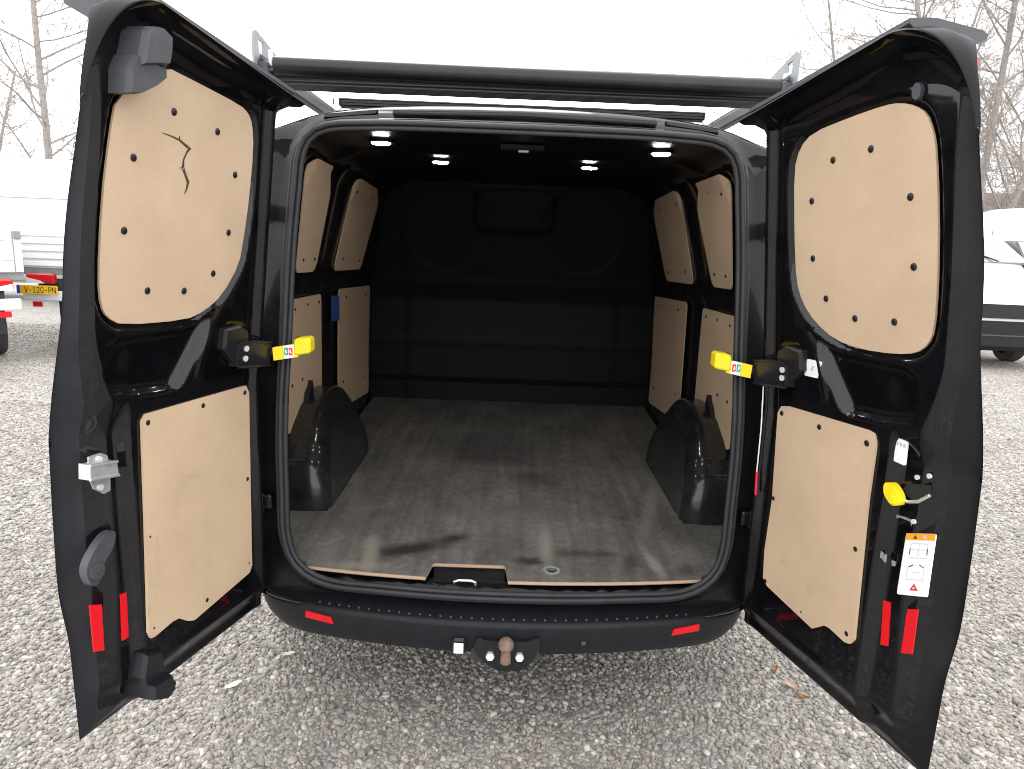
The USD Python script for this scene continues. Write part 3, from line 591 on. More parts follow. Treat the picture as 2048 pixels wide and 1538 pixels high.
def make_door(side, sm, up, lo):
    D = Door(side, sm)
    NU, NV, NB = 120, 250, 22
    band = lambda z: .037 + .063 * smoothstep((1.42 - z) / .26) - .012 * smoothstep((.78 - z) / .2)
    k = np.arange(NU)[None, :]; v = np.linspace(0, 1, NV)[:, None]; FOOT = 9
    def col(z): fe = free_edge(z, sm); b_ = fe - band(z); return np.where(k <= NU - 1 - NB, -.02 + (b_ + .02) * k / (NU - 1 - NB), b_ + (fe - b_) * (k - (NU - 1 - NB)) / NB)
    r_ = np.arange(NV)[:, None]; zrow = lambda top: np.where(r_ <= FOOT, .375 + .052 * r_ / FOOT, .427 + (top - .427) * (r_ - FOOT) / (NV - 1 - FOOT))
    Z = zrow(np.full((1, NU), 1.96)); S = col(Z)
    for _ in range(3): Z = zrow(in_top(S[-1:], sm)); S = col(Z)
    ef = free_edge(Z, sm) - S; eb = Z - .375; eh = S + .02
    t = skin(Z); wf = band(Z)
    n = np.zeros_like(S)
    n -= .03 * smoothstep((1.24 - Z) / .10) * smoothstep((S - .528) / .022)                 # latch land, a step lower
    upr = np.array(Polygon(smooth_poly(up)).buffer(.011).exterior.coords)[:-1]
    n -= .016 * smoothstep((sdf(upr, S, Z) + .010) / .016)                                     # seat of the upper lining
    A_, B_ = np.array([.150, 1.515]), np.array([.352, 1.226])                                     # the belt pocket under the upper lining: a flat ramp along A-B, soft sides elsewhere
    bowl = np.array([A_, B_, (.40, 1.215), (.50, 1.222), (.585, 1.24), (.612, 1.30), (.60, 1.365), (.55, 1.392), (.35, 1.388), (.27, 1.405), (.205, 1.445)])
    ab = (B_ - A_) / np.linalg.norm(B_ - A_); da = (S - A_[0]) * -ab[1] + (Z - A_[1]) * ab[0]
    inb = sdf(bowl, S, Z); soft = smoothstep(inb / .030); ramp = np.clip(da / .030, 0, 1)
    n -= .027 * np.where(da < .034, np.minimum(ramp, smoothstep(inb / .012 + .0) ), soft) * (inb > 0)
    q = np.array([.246, 1.425]); q2 = np.array([.300, 1.245]); dq = (q2 - q) / np.linalg.norm(q2 - q); al = np.clip((S - q[0]) * dq[0] + (Z - q[1]) * dq[1], 0, np.linalg.norm(q2 - q)); dist = np.hypot(S - q[0] - al * dq[0], Z - q[1] - al * dq[1])
    n += .007 * np.exp(-(dist / .009) ** 2)
    n += .007 * np.exp(-((S - .035) / .012) ** 2) - .012 * np.exp(-((S - .068) / .014) ** 2) * smoothstep((Z - .5) / .1)      # hinge-side swages
    n += .006 * np.exp(-((Z - .505) / .010) ** 2) * smoothstep((S - .04) / .05) * smoothstep((.47 - S) / .1)                     # foot swage
    n -= .02 * smoothstep((.50 - Z) / .05)
    bev = -t * smoothstep(1 - ef / wf) ** .8; bevb = -t * smoothstep(1 - eb / .055); bevh = -.032 * smoothstep(1 - eh / .05)
    n = np.minimum(np.minimum(n + bevh, n * smoothstep(ef / wf) + bev), n * smoothstep(eb / .055) + bevb)
    W = D.w(np.stack([S, n, Z], -1)); m = grid(W); m = m if side > 0 else flip(m)
    # the strip along the free edge and the foot carries the rubber seal
    isrub = ((np.arange(NU)[None, :] >= NU - 1 - (NB * 5) // 9) | (np.arange(NV)[:, None] <= FOOT)).ravel(); fr = isrub[m.faces].all(1)
    inner, rub = tm(m.vertices, m.faces[~fr]), tm(m.vertices, m.faces[fr])
    # outer skin, hinge edge and the lip that closes over the roof
    zs = np.linspace(.375, 1.965, 60); us = np.linspace(0, 1, 30); UU, ZZ = np.meshgrid(us, zs); SS = -.02 + UU * (free_edge(ZZ, sm) + .02); ZT = .375 + (ZZ - .375) / 1.59 * (in_top(SS, sm) - .375)
    SS = -.02 + UU * (free_edge(ZT, sm) + .02)
    deep = lambda s_, z_: -skin(z_) - np.maximum(.052 - skin(z_), 0) * smoothstep((free_edge(z_, sm) - s_) / .07)
    outer = grid(D.w(np.stack([SS, deep(SS, ZT), ZT], -1))); outer = flip(outer) if side > 0 else outer
    hz = Z[:, 0]; hs = grid(D.w(np.stack([np.stack([np.full(NV, -.02), n[:, 0], hz], 1), np.stack([np.full(NV, -.02), deep(-.02, hz), hz], 1)])))
    ss = np.r_[np.linspace(-.02, SC, 26)[:-1], SC + (sm - .0121 - SC) * np.sin(np.linspace(0, np.pi / 2, 26))]; zl, no = lip_top(ss, sm), lip_out(ss, sm); zi = in_top(ss, sm) - .001; fe = ss; zl = np.maximum(zl, zi + .004); nb = np.interp(fe, S[-1], n[-1]) + rake(zi)
    sec = [(fe, nb, zi - .001), (fe, nb + (no - nb) * .12, zi + (zl - zi) * .45), (ss, nb + (no - nb) * .45, zi + (zl - zi) * .78), (ss, no - .016 * corner(ss, sm), zl - .009 * corner(ss, sm)), (ss, no, zl - .002), (ss, no - .002, zl + .002),
           (ss, rake(zi) + (no - rake(zi)) * .1, zl + .012 * corner(ss, sm)), (ss, rake(zi) + deep(ss, zi) + .008 * corner(ss, sm), zl + .004 * corner(ss, sm)), (fe, rake(zi) + deep(ss, zi), zi - .003)]
    lipv = np.array([np.stack([a + 0 * ss, b + 0 * ss, c + 0 * ss], 1) for a, b, c in sec])
    lw_ = D.w(lipv, False); lip, under = (grid(np.swapaxes(q, 0, 1)) for q in (lw_[4:], lw_[:5])); lip, under = (lip, under) if side < 0 else (flip(lip), flip(under))
    name = 'left' if side < 0 else 'right'
    door = obj('rear_door', cat([inner, hs]), 'black_paint', van, smooth=True, label=f'{name} rear door, opened out past a right angle')
    obj('edge_seal', rub, 'edge_rubber' if side < 0 else 'frame_paint', door, smooth=True)
    obj('outer_skin', outer, 'black_paint', door, smooth=True)
    obj('roof_lip', under, 'black_paint', door, smooth=38); obj('lip_cover', lip, 'lip_paint', door, smooth=38)
    obj('lining_panel', D.sheet(smooth_poly(up, 1), -.012, -.006), 'hardboard', door, label=f'upper hardboard lining of the {name} rear door')
    obj('lining_panel', D.sheet(lo, .001, .0085, .004, False), 'hardboard_scuffed', door, label=f'lower hardboard lining of the {name} rear door')
    return D, door
def stud(D, door, s, z, n, r=.0088):
    a = np.linspace(0, 2 * np.pi, 16, endpoint=False); V = np.array([[(s + q * r * math.cos(t), n + h, z + q * r * math.sin(t)) for t in a] for q, h in ((1, 0), (1, .0012), (.75, .003), (.25, .0036), (.01, .0028))])
    obj('fastener', D.mesh(flip(grid(V, True))), 'black_plastic', door, smooth=50)
T = TRACE
L, ldoor = make_door(-1, .668, T['L_up'], T['L_lo'])
R, rdoor = make_door(1, .702, T['R_up'], T['R_lo'])
for s, z in T['L_us']: stud(L, ldoor, s, z, -.006)
for s, z in T['L_ls']: stud(L, ldoor, s, z, .006, .0078)
for s, z in T['L_lss']: stud(L, ldoor, s, z, .006, .004)
for s, z in T['R_us']: stud(R, rdoor, s, z, -.006)
for s, z in T['R_ls']: stud(R, rdoor, s, z, .006, .0085)
for s, z in T['R_lss']: stud(R, rdoor, s, z, .006, .004)

# --- left door: split in the upper lining, lock housings, striker, lever
cp = np.array(T['crack']); tdir = np.gradient(cp, axis=0); tdir /= np.linalg.norm(tdir, axis=1, keepdims=True); nrm = np.stack([-tdir[:, 1], tdir[:, 0]], 1)
cw = np.array([.0006, .0016, .0024, .0034, .0055, .0024, .0022, .0040, .0036, .0042, .0022, .0006])
crk = np.vstack([cp + nrm * cw[:, None], (cp - nrm * cw[:, None])[::-1]])
obj('crack', L.sheet(crk, -.006, -.0052), 'crack_wood', ldoor)
rc = np.random.default_rng(5)
for k in range(7):
    i = rc.integers(1, 11); a = cp[i]; an = rc.uniform(0, 6.28); q = a + .012 * np.array([math.cos(an), math.sin(an)]) * rc.uniform(.4, 1.2); w_ = .0012
    obj('splinter', L.sheet([tuple(a + [w_, 0]), tuple(a + [0, w_]), tuple(q), tuple(a - [w_, 0])], -.0058, -.0035), 'crack_wood' if k % 3 else 'board_edge', ldoor)
up_h = [(.575, 2.030), (.562, 2.042), (.530, 2.050), (.500, 2.036), (.500, 2.003), (.505, 1.973), (.590, 1.953)]
lock = obj('upper_lock', cat([L.block(up_h, -.02, .072, .80), L.block([(.505, 1.970), (.503, 1.953), (.530, 1.931), (.578, 1.904), (.604, 1.902), (.604, 1.950), (.590, 1.980)], -.02, .060, .92)]), 'grey_plastic', ldoor)
obj('lock_claw', cat([L.block([(.500, 2.03), (.512, 2.03), (.515, 1.99), (.502, 1.985)], .02, .062, .8), L.block([(.505, 1.985), (.520, 1.985), (.522, 1.955), (.508, 1.955)], .0, .058, .8)]), 'black_plastic', ldoor)
sp = [(.628, 1.055), (.625, 1.106), (.590, 1.106), (.572, 1.094), (.570, 1.062), (.570, 1.03), (.572, 1.006), (.592, 1.004), (.618, 1.025)]
striker = obj('striker_plate', L.sheet(sp, -.031, -.027, .004), 'zinc', ldoor)
tg = cat([L.block([(.572, 1.046), (.576, 1.086), (.652, 1.098), (.655, 1.062)], -.028, .004, .96), L.tube([(.574, .004, 1.050), (.654, .004, 1.064)], .004), L.tube([(.576, .004, 1.084), (.652, .004, 1.096)], .004)])
obj('striker_tongue', tg, 'zinc', striker if False else ldoor, smooth=35)
for s, z in ((.598, 1.093), (.600, 1.024)): obj('striker_screw', L.sheet(np.array(Point(s, z).buffer(.0075).exterior.coords)[:-1], -.027, -.0235), 'bolt_steel', ldoor)
lv = chaikin(T['L_lever'], 2); obj('release_lever', L.sheet(lv, -.034, -.012), 'grey_plastic', ldoor)
obj('lever_pivot', cat([L.sheet(np.array(Point(.645, .832).buffer(.020).exterior.coords)[:-1], -.012, -.006), L.sheet(np.array(Point(.645, .834).buffer(.0055).exterior.coords)[:-1], -.006, -.003)]), 'grey_plastic', ldoor)
bl = T['L_bot']; obj('lower_lock', cat([L.block([(.545, .560), (.496, .543), (.490, .47), (.50, .44), (.55, .44), (.562, .50)], -.05, .022, .92), L.block([(.487, .475), (.478, .425), (.510, .412), (.560, .440), (.555, .48)], -.05, .045, .85)]), 'black_plastic', ldoor)
obj('lock_slot', L.block([(.484, .452), (.482, .440), (.508, .436), (.510, .446)], .035, .047, .9), 'dark_gap', ldoor)

# --- both doors: red strips, check straps
def on_door(name, D, door, poly, n0, n1, m, label=None, r=0.): return obj(name, D.sheet(poly, n0, n1, r), m, door, label=label)
on_door('reflector_strip', L, ldoor, T['L_red1'], -.031, -.0285, 'reflector_red'); on_door('reflector_strip', L, ldoor, T['L_red2'], -.034, -.0275, 'reflector_red')
on_door('reflector_strip', R, rdoor, T['R_red2'], -.031, -.0285, 'reflector_red'); on_door('reflector_strip', R, rdoor, T['R_red1'], -.034, -.0275, 'reflector_red')
for D, door, bx, bolts, X in ((L, ldoor, T['L_box'], T['L_strapbolt'], -1), (R, rdoor, T['R_box'], T['R_strapbolt'], 1)):
    obj('check_housing', D.block([(.105, 1.30), (.115, 1.352), (.15, 1.372), (.222, 1.366), (.226, 1.31), (.175, 1.262), (.11, 1.262)], -.012, .022, .84), 'black_plastic', door)
    obj('check_bracket', cat([D.block([(.018, 1.300), (.11, 1.316), (.175, 1.318), (.178, 1.252), (.11, 1.245), (.018, 1.236)], .004, .034, .97), D.tube([(.02, .034, 1.304), (.11, .038, 1.319), (.172, .034, 1.318)], .0035), D.tube([(.02, .034, 1.233), (.11, .038, 1.242), (.175, .034, 1.250)], .0035)]), 'black_plastic', door, smooth=30)
    for s, z in bolts: obj('strap_bolt', D.sheet(np.array(Point(s, z).buffer(.0085).exterior.coords)[:-1], .030, .0385), 'bolt_steel', door)
    xs_ = X
    link = cat([tube([(xs_ * .665, -.012, 1.285), (xs_ * .73, -.018, 1.272), (xs_ * .79, -.03, 1.270)], .014, 8), cbox((xs_ * .645, -.006, 1.313), (.05, .03, .014), .004)])
    obj('check_link', link, 'black_plastic', door, smooth=40)
    pz = [(-.733, 1.289), (-.7305, 1.249), (-.655, 1.263), (-.655, 1.304)]
    yl = [(x * -X, y, z) for x, z in pz for y in (-.040, -.026)]
    hook_ = [(.622, 1.277), (.622, 1.324), (.667, 1.320), (.667, 1.267)]
    ho = round_poly([(.616, 1.276), (.616, 1.326), (.667, 1.319), (.667, 1.267)], .011); hi = np.array(Polygon(ho).buffer(-.004).exterior.coords)[:-1]
    hk = hull([(X * x, y, z) for x, z in ho for y in (-.040, .002)] + [(X * x, -.0445, z) for x, z in hi])
    obj('check_strap', cat([hull(yl), hk]), 'yellow_plastic', door)
    obj('strap_sticker', hull([(X * x, y, z) for x, z in ((.699, 1.2955), (.697, 1.2555), (.668, 1.2615), (.668, 1.3010)) for y in (-.0415, -.0385)]), 'white_sticker', door)
    for a, b, c in ((.671, .682, 'sticker_red'), (.685, .696, 'sticker_green')):
        obj('sticker_print', hull([(X * x, y, z) for x in (a, b) for z in (1.268, 1.291) for y in (-.043, -.040)]), c, door)
        xm = (a + b) / 2; obj('sticker_print', hull([(X * (xm + q), y, z) for q, z in ((-.003, 1.271), (.004, 1.278), (.001, 1.288)) for y in (-.0435, -.041)]), 'white_sticker', door)

# --- right door: stickers, latch, handle, rod, brake lamp and spoiler
on_door('buffer', R, rdoor, np.array([(.553 + .012 * math.cos(a), 1.979 + .017 * math.sin(a)) for a in np.linspace(0, 6.28, 20)[:-1]]), -.03, .010, 'grey_plastic')
on_door('white_label', R, rdoor, T['R_lab1'], .0, .003, 'white_sticker', 'small blank-looking white label by the check strap', .003)
on_door('label_print', R, rdoor, [(.246, 1.327), (.254, 1.327), (.249, 1.312), (.241, 1.312)], .003, .0034, 'sticker_grey')
on_door('white_label', R, rdoor, T['R_lab2'], -.012, -.008, 'white_sticker', 'tall white label beside the lower lining', .004)
for a in (0, .011, .022): on_door('label_print', R, rdoor, [(.538 + a, 1.194), (.545 + a, 1.194), (.545 + a, 1.185), (.538 + a, 1.185)], -.008, -.0076, 'sticker_grey')
yk = on_door('release_knob', R, rdoor, chaikin(T['R_yel'], 1), -.02, .004, 'yellow_plastic')
on_door('knob_grip', R, rdoor, [(.552, 1.062), (.566, 1.062), (.569, 1.046), (.558, 1.044)], .004, .010, 'yellow_plastic')
lt = [(.545, 1.064), (.560, 1.055), (.585, 1.055), (.612, 1.066), (.640, 1.092)]
obj('latch_lip', R.tube([(s, -.018, z) for s, z in lt], .0045), 'zinc', rdoor, smooth=True)
on_door('latch_pocket', R, rdoor, [(.552, 1.070), (.585, 1.060), (.612, 1.072), (.632, 1.094), (.628, 1.112), (.565, 1.094)], -.030, -.0275, 'dark_gap')
for s, z in ((.590, 1.118), (.622, 1.132), (.600, 1.01)): on_door('latch_screw', R, rdoor, np.array(Point(s, z).buffer(.006).exterior.coords)[:-1], -.03, -.026, 'bolt_steel')
rr_ = T['R_rod']; obj('antenna_rod', R.tube([(.055, .022, 1.235), (.052, .020, 1.10), (.0535, .019, .955)], .0022), 'rod_white', rdoor, smooth=True, label='thin pale rod hanging below the check strap')
obj('rod_sleeve', R.tube([(.0535, .019, .957), (.061, .019, .882)], .0042), 'rod_red', rdoor, smooth=True)
W0, W1, W2, W3 = [np.array(q) for q in T['R_warn']]
def wq(a, b): return tuple(W0 * (1 - a) * (1 - b) + W1 * a * (1 - b) + W2 * a * b + W3 * (1 - a) * b)
def wpoly(pts): return [wq(*p) for p in pts]
on_door('warning_sticker', R, rdoor, wpoly([(0, 0), (1, 0), (1, 1), (0, 1)]), -.030, -.0275, 'white_sticker', 'white warning sticker with an orange top band', .004)
on_door('sticker_band', R, rdoor, wpoly([(.01, .0), (.99, .0), (.99, .105), (.01, .105)]), -.0275, -.0270, 'sticker_orange', None, .0008)
on_door('warning_triangle', R, rdoor, wpoly([(.27, .085), (.34, .025), (.41, .085)]), -.0270, -.0267, 'sticker_black')
on_door('sticker_print', R, rdoor, np.array(Point(*wq(.66, .058)).buffer(.0045).exterior.coords)[:-1], -.0270, -.0267, 'sticker_grey')
def strokes(lines, w, m):
    for a in lines:
        g_ = shapely.LineString([wq(*p) for p in a]).buffer(w, cap_style='square', quad_segs=1); on_door('sticker_print', R, rdoor, np.array(g_.exterior.coords)[:-1], -.0275, -.0271, m)
strokes([[(.22, .20), (.26, .16), (.76, .16), (.80, .20)], [(.22, .20), (.22, .34)], [(.80, .20), (.80, .34)], [(.20, .39), (.82, .39)], [(.51, .17), (.51, .36)], [(.26, .26), (.76, .26)]], .0007, 'sticker_grey')
strokes([[(.22, .24), (.22, .33)], [(.80, .24), (.80, .33)], [(.28, .535), (.40, .505)], [(.62, .50), (.74, .535)]], .0012, 'sticker_black')
strokes([[(.24, .52), (.24, .72)], [(.78, .52), (.78, .72)], [(.22, .74), (.80, .74)], [(.38, .62), (.64, .62)]], .0007, 'sticker_grey')
on_door('hazard_triangle', R, rdoor, wpoly([(.40, .915), (.53, .80), (.68, .915)]), -.0275, -.0270, 'sticker_red')
on_door('sticker_print', R, rdoor, wpoly([(.50, .885), (.535, .853), (.575, .885)]), -.0270, -.0266, 'white_sticker')
on_door('tape_scrap', R, rdoor, [(.497, .896), (.507, .909), (.519, .905), (.527, .914), (.545, .900), (.552, .905), (.553, .884), (.540, .890), (.524, .886), (.512, .893)], -.014, -.0095, 'tape_residue')
on_door('tape_scrap', R, rdoor, [(.556, .889), (.568, .891), (.566, .878), (.558, .876)], -.031, -.027, 'tape_residue')
on_door('scratch', R, rdoor, [(.520, 1.009), (.545, 1.007), (.575, 1.011), (.594, 1.012), (.5945, .996), (.590, 1.006), (.56, 1.004), (.535, .990), (.527, 1.001)], -.031, -.0285, 'tape_residue')
for s, z in ((.168, .895), (.176, .895)): on_door('board_mark', R, rdoor, [(s, z + .003), (s + .004, z + .003), (s + .004, z - .004), (s, z - .004)], .006, .0062, 'crack_wood')
def spoiler(D, door):
    s0, s1 = .02, .56; pts = []
    for s_ in (s0, s1):
        zb = lip_top(s_, D.sm)
        for n_, z_ in ((.150, zb + .012), (.150, zb + .022), (.08, zb + .030), (-.045, zb + .020), (-.062, zb + .012), (-.058, zb + .002), (-.02, zb - .012), (.03, zb - .035), (.045, zb - .05), (.08, zb - .02)): pts.append((s_, n_, z_))
    obj('roof_spoiler', outward(hull(D.w(pts, False))), 'grey_plastic', door)
    zb = lip_top(.56, D.sm)
    q = [(s_, n_, z_) for s_ in (.40, .612) for n_, z_ in ((.05, zb - .050), (.008, zb - .056), (.012, zb - .084), (.05, zb - .092))]
    if D.side > 0: obj('brake_lamp', outward(hull(D.w(q, False))), 'lamp_red', door)
spoiler(R, rdoor); spoiler(L, ldoor)

# ------------------------------------------------------------------ roof rack
rack = thing('roof_rack', 'black steel roof rack with a loading roller above the open rear doors', 'roof rack')
ry, fyy = .285, 1.15
obj('loading_roller', cyl((-.806, ry, 2.163), (.842, ry, 2.155), .0295, 24), 'black_plastic', rack, smooth=40)
for s, x, z in ((-1, -.806, 2.166), (1, .842, 2.158)): obj('roller_pin', cat([cyl((x, ry, z), (x + s * .03, ry, z), .010, 12), cbox((x + s * .012, ry - .006, z + .018), (.014, .012, .05), .004)]), 'bolt_steel', rack)
def crossbar(y, z, w, h, x0, x1, grooves):
    m = [cbox(((x0 + x1) / 2, y, z), (x1 - x0, w, h), .006)]
    for k in range(grooves): yy_ = y - w / 2 + w * (k + .5) / grooves; m.append(cbox(((x0 + x1) / 2, yy_, z - h / 2 - .002), (x1 - x0 - .01, w / grooves * .45, .006), .002))
    for k in range(3): m.append(cbox(((x0 + x1) / 2, y - w / 2 - .002, z - h / 2 + h * (k + .5) / 3), (x1 - x0 - .01, .006, h / 3 * .5), .002))
    return cat(m)
obj('crossbar', crossbar(ry + .075, 2.136, .11, .036, -.85, .86, 6), 'bar_aluminium', rack)
obj('crossbar', crossbar(fyy, 2.210, .05, .034, -.83, .84, 2), 'black_plastic', rack)
obj('crossbar', crossbar(2.0, 2.19, .05, .034, -.83, .84, 2), 'black_plastic', rack)
for s in (-1, 1):
    x = s * .845 + .008
    obj('side_rail', cat([cbox((x, 1.22, 2.150), (.035, 1.95, .045), .006), cbox((x, 1.22, 2.178), (.012, 1.95, .016), .003)]), 'grey_plastic', rack)
    fin = Polygon([(.215, 2.12), (.215, 2.236), (.220, 2.248), (.232, 2.256), (.250, 2.257), (.60, 2.205), (.60, 2.12)]).difference(sbox(.262, 2.198, .305, 2.236))
    fm_ = extrude(fin, .006); obj('end_bracket', outward(tm(np.stack([x + s * (.012 + fm_.vertices[:, 2]), fm_.vertices[:, 0], fm_.vertices[:, 1]], 1), fm_.faces)), 'grey_steel', rack)
    obj('bar_bolt', cat([cbox((x - s * .030, fyy - .045, 2.212), (.020, .012, .095), .003), cyl((x - s * .040, fyy - .06, 2.178), (x - s * .040, fyy - .04, 2.178), .012, 8)]), 'bolt_steel', rack)
    for y in (1.2, 1.95): obj('foot', cat([cbox((x - s * .02, y, 2.06), (.03, .08, .16), .006), cbox((x - s * .04, y, 1.985), (.08, .10, .02), .005)]), 'black_plastic', rack)

# ------------------------------------------------------------------ the yard behind: flatbed trucks, vans
def flatbed(label, loc, rotz, tail=2.1, bedlen=2.9, plate=None, ribs=5, recess=False):
    """rear end at the origin, pointing to +y"""
    t = thing('flatbed_truck', label, 'truck', loc, rotz, None); h = tail / 2; z0, z1 = 1.08, 1.56
    gate = obj('tailgate', cbox((0, 0, (z0 + z1) / 2), (tail - .16, .035, z1 - z0), .006), 'white_aluminium', t)
    if ribs:
        for k in range(ribs):
            z = z0 + (z1 - z0) * (k + .5) / ribs; obj('gate_board', cbox((0, -.026, z), (tail - .17, .03, (z1 - z0) / ribs * .66), .010), 'white_aluminium', gate)
    if recess:
        for x0, x1, za, zb in ((-h + .09, h - .09, z1 - .13, z1), (-h + .09, h - .09, z0, z0 + .13), (h - .20, h - .09, z0 + .13, z1 - .13), (-h + .09, -h + .20, z0 + .13, z1 - .13)):
            obj('gate_frame', cbox(((x0 + x1) / 2, -.028, (za + zb) / 2), (x1 - x0, .022, zb - za - .004), .004), 'white_aluminium', gate)
    for s in (-1, 1):
        obj('corner_post', cbox((s * (h - .04), 0, (z0 + z1) / 2 + .03), (.075, .07, z1 - z0 + .06), .008), 'white_aluminium', t)
        obj('gate_latch', cbox((s * (h - .04), -.045, z1 - .06), (.07, .03, .09), .008), 'grey_steel', t)
        sd = obj('side_gate', cbox((s * (h - .03), bedlen / 2, (z0 + z1) / 2), (.035, bedlen - .08, z1 - z0), .006), 'white_aluminium', t)
        for k in range(4): obj('gate_board', cbox((s * (h - .012), bedlen / 2, z0 + (z1 - z0) * (k + .5) / 4), (.02, bedlen - .1, .085), .008), 'white_aluminium', sd)
        lamp = obj('tail_lamp', cbox((s * (h - .30), -.02, .94), (.36, .09, .13), .02), 'lamp_red', t)
        obj('lamp_lens', hull([(s * (h - .13) + a, -.068, z) for a, z in ((-.0, .875), (-.22 * s, .875), (-.18 * s, .91), (0, .95))] + [(s * (h - .13) + a, -.05, z) for a, z in ((0, .875), (-.22 * s, .875), (0, .95))]), 'lamp_clear', lamp)
        obj('mud_flap', cbox((s * (h - .32), .55, .55), (.32, .02, .5), .004), 'rubber', t)
        obj('rear_reflector', cbox((s * (h - .22), -.02, .60), (.12, .02, .07), .004), 'reflector_red', t)
        for y in (1.0, bedlen + .75): wheel(t, (s * (h - .26), y, .36), .36, .24, s=s)
    obj('bed_floor', cbox((0, bedlen / 2, z0 - .05), (tail, bedlen, .09), .006), 'grey_steel', t)
    obj('chassis_rail', cat([cbox((s * .42, (bedlen + 1.6) / 2, .84), (.09, bedlen + 1.4, .2), .008) for s in (-1, 1)] + [cbox((0, .10, .84), (tail - .4, .10, .18), .01)]), 'chassis_dark', t)
    obj('bumper_bar', cbox((0, -.03, .715), (tail - .12, .05, .13), .012), 'white_paint', t)
    if plate:
        x = -h + .28
        p = obj('number_plate', cbox((x, -.100, .795), (.52, .008, .112), .003), 'plate_yellow', t)
        obj('plate_band', cbox((x - .238, -.1055, .795), (.04, .003, .108), .001), 'plate_blue', p)
        tx = meshkit.text_mesh(plate, .075, .002, bold=False); b = tx.bounds; v = np.array(tx.vertices); v[:, 0] = (v[:, 0] - b[0, 0]) / (b[1, 0] - b[0, 0]) * .40 - .19
        obj('plate_text', tm(np.stack([x + .028 + v[:, 0], -.1045 - v[:, 2], .795 - .0375 + v[:, 1]], 1), tx.faces), 'sticker_black', p)
    # cab
    c0 = bedlen + .1; P = [(0, .55), (0, 2.15), (.12, 2.25), (.95, 2.22), (1.55, 1.45), (1.95, 1.20), (2.05, .95), (2.05, .45), (0, .45)]
    m = extrude(P, 1.86); cab = obj('cab', outward(tm(np.stack([m.vertices[:, 2] - .93, m.vertices[:, 0] + c0, m.vertices[:, 1]], 1), m.faces)), 'white_paint', t)
    obj('rear_window', cbox((0, c0 - .004, 1.82), (1.3, .012, .42), .004), 'glass_dark', cab)
    for s in (-1, 1): obj('side_window', cbox((s * .932, c0 + .62, 1.78), (.012, .8, .5), .004), 'glass_dark', cab)
    obj('headboard', cbox((0, bedlen, 1.60), (tail - .1, .04, 1.0), .006), 'white_aluminium', t)
    return t
flatbed('white dropside truck with a ribbed tailgate and yellow plate reading V-120-PN', (-5.40, 7.15, 0), 2.0, plate='V-120-PN', ribs=5)
flatbed('white dropside truck at the left frame edge with a framed plain tailgate', (-6.43, 5.35, 0), 42, plate=None, ribs=0, recess=True)

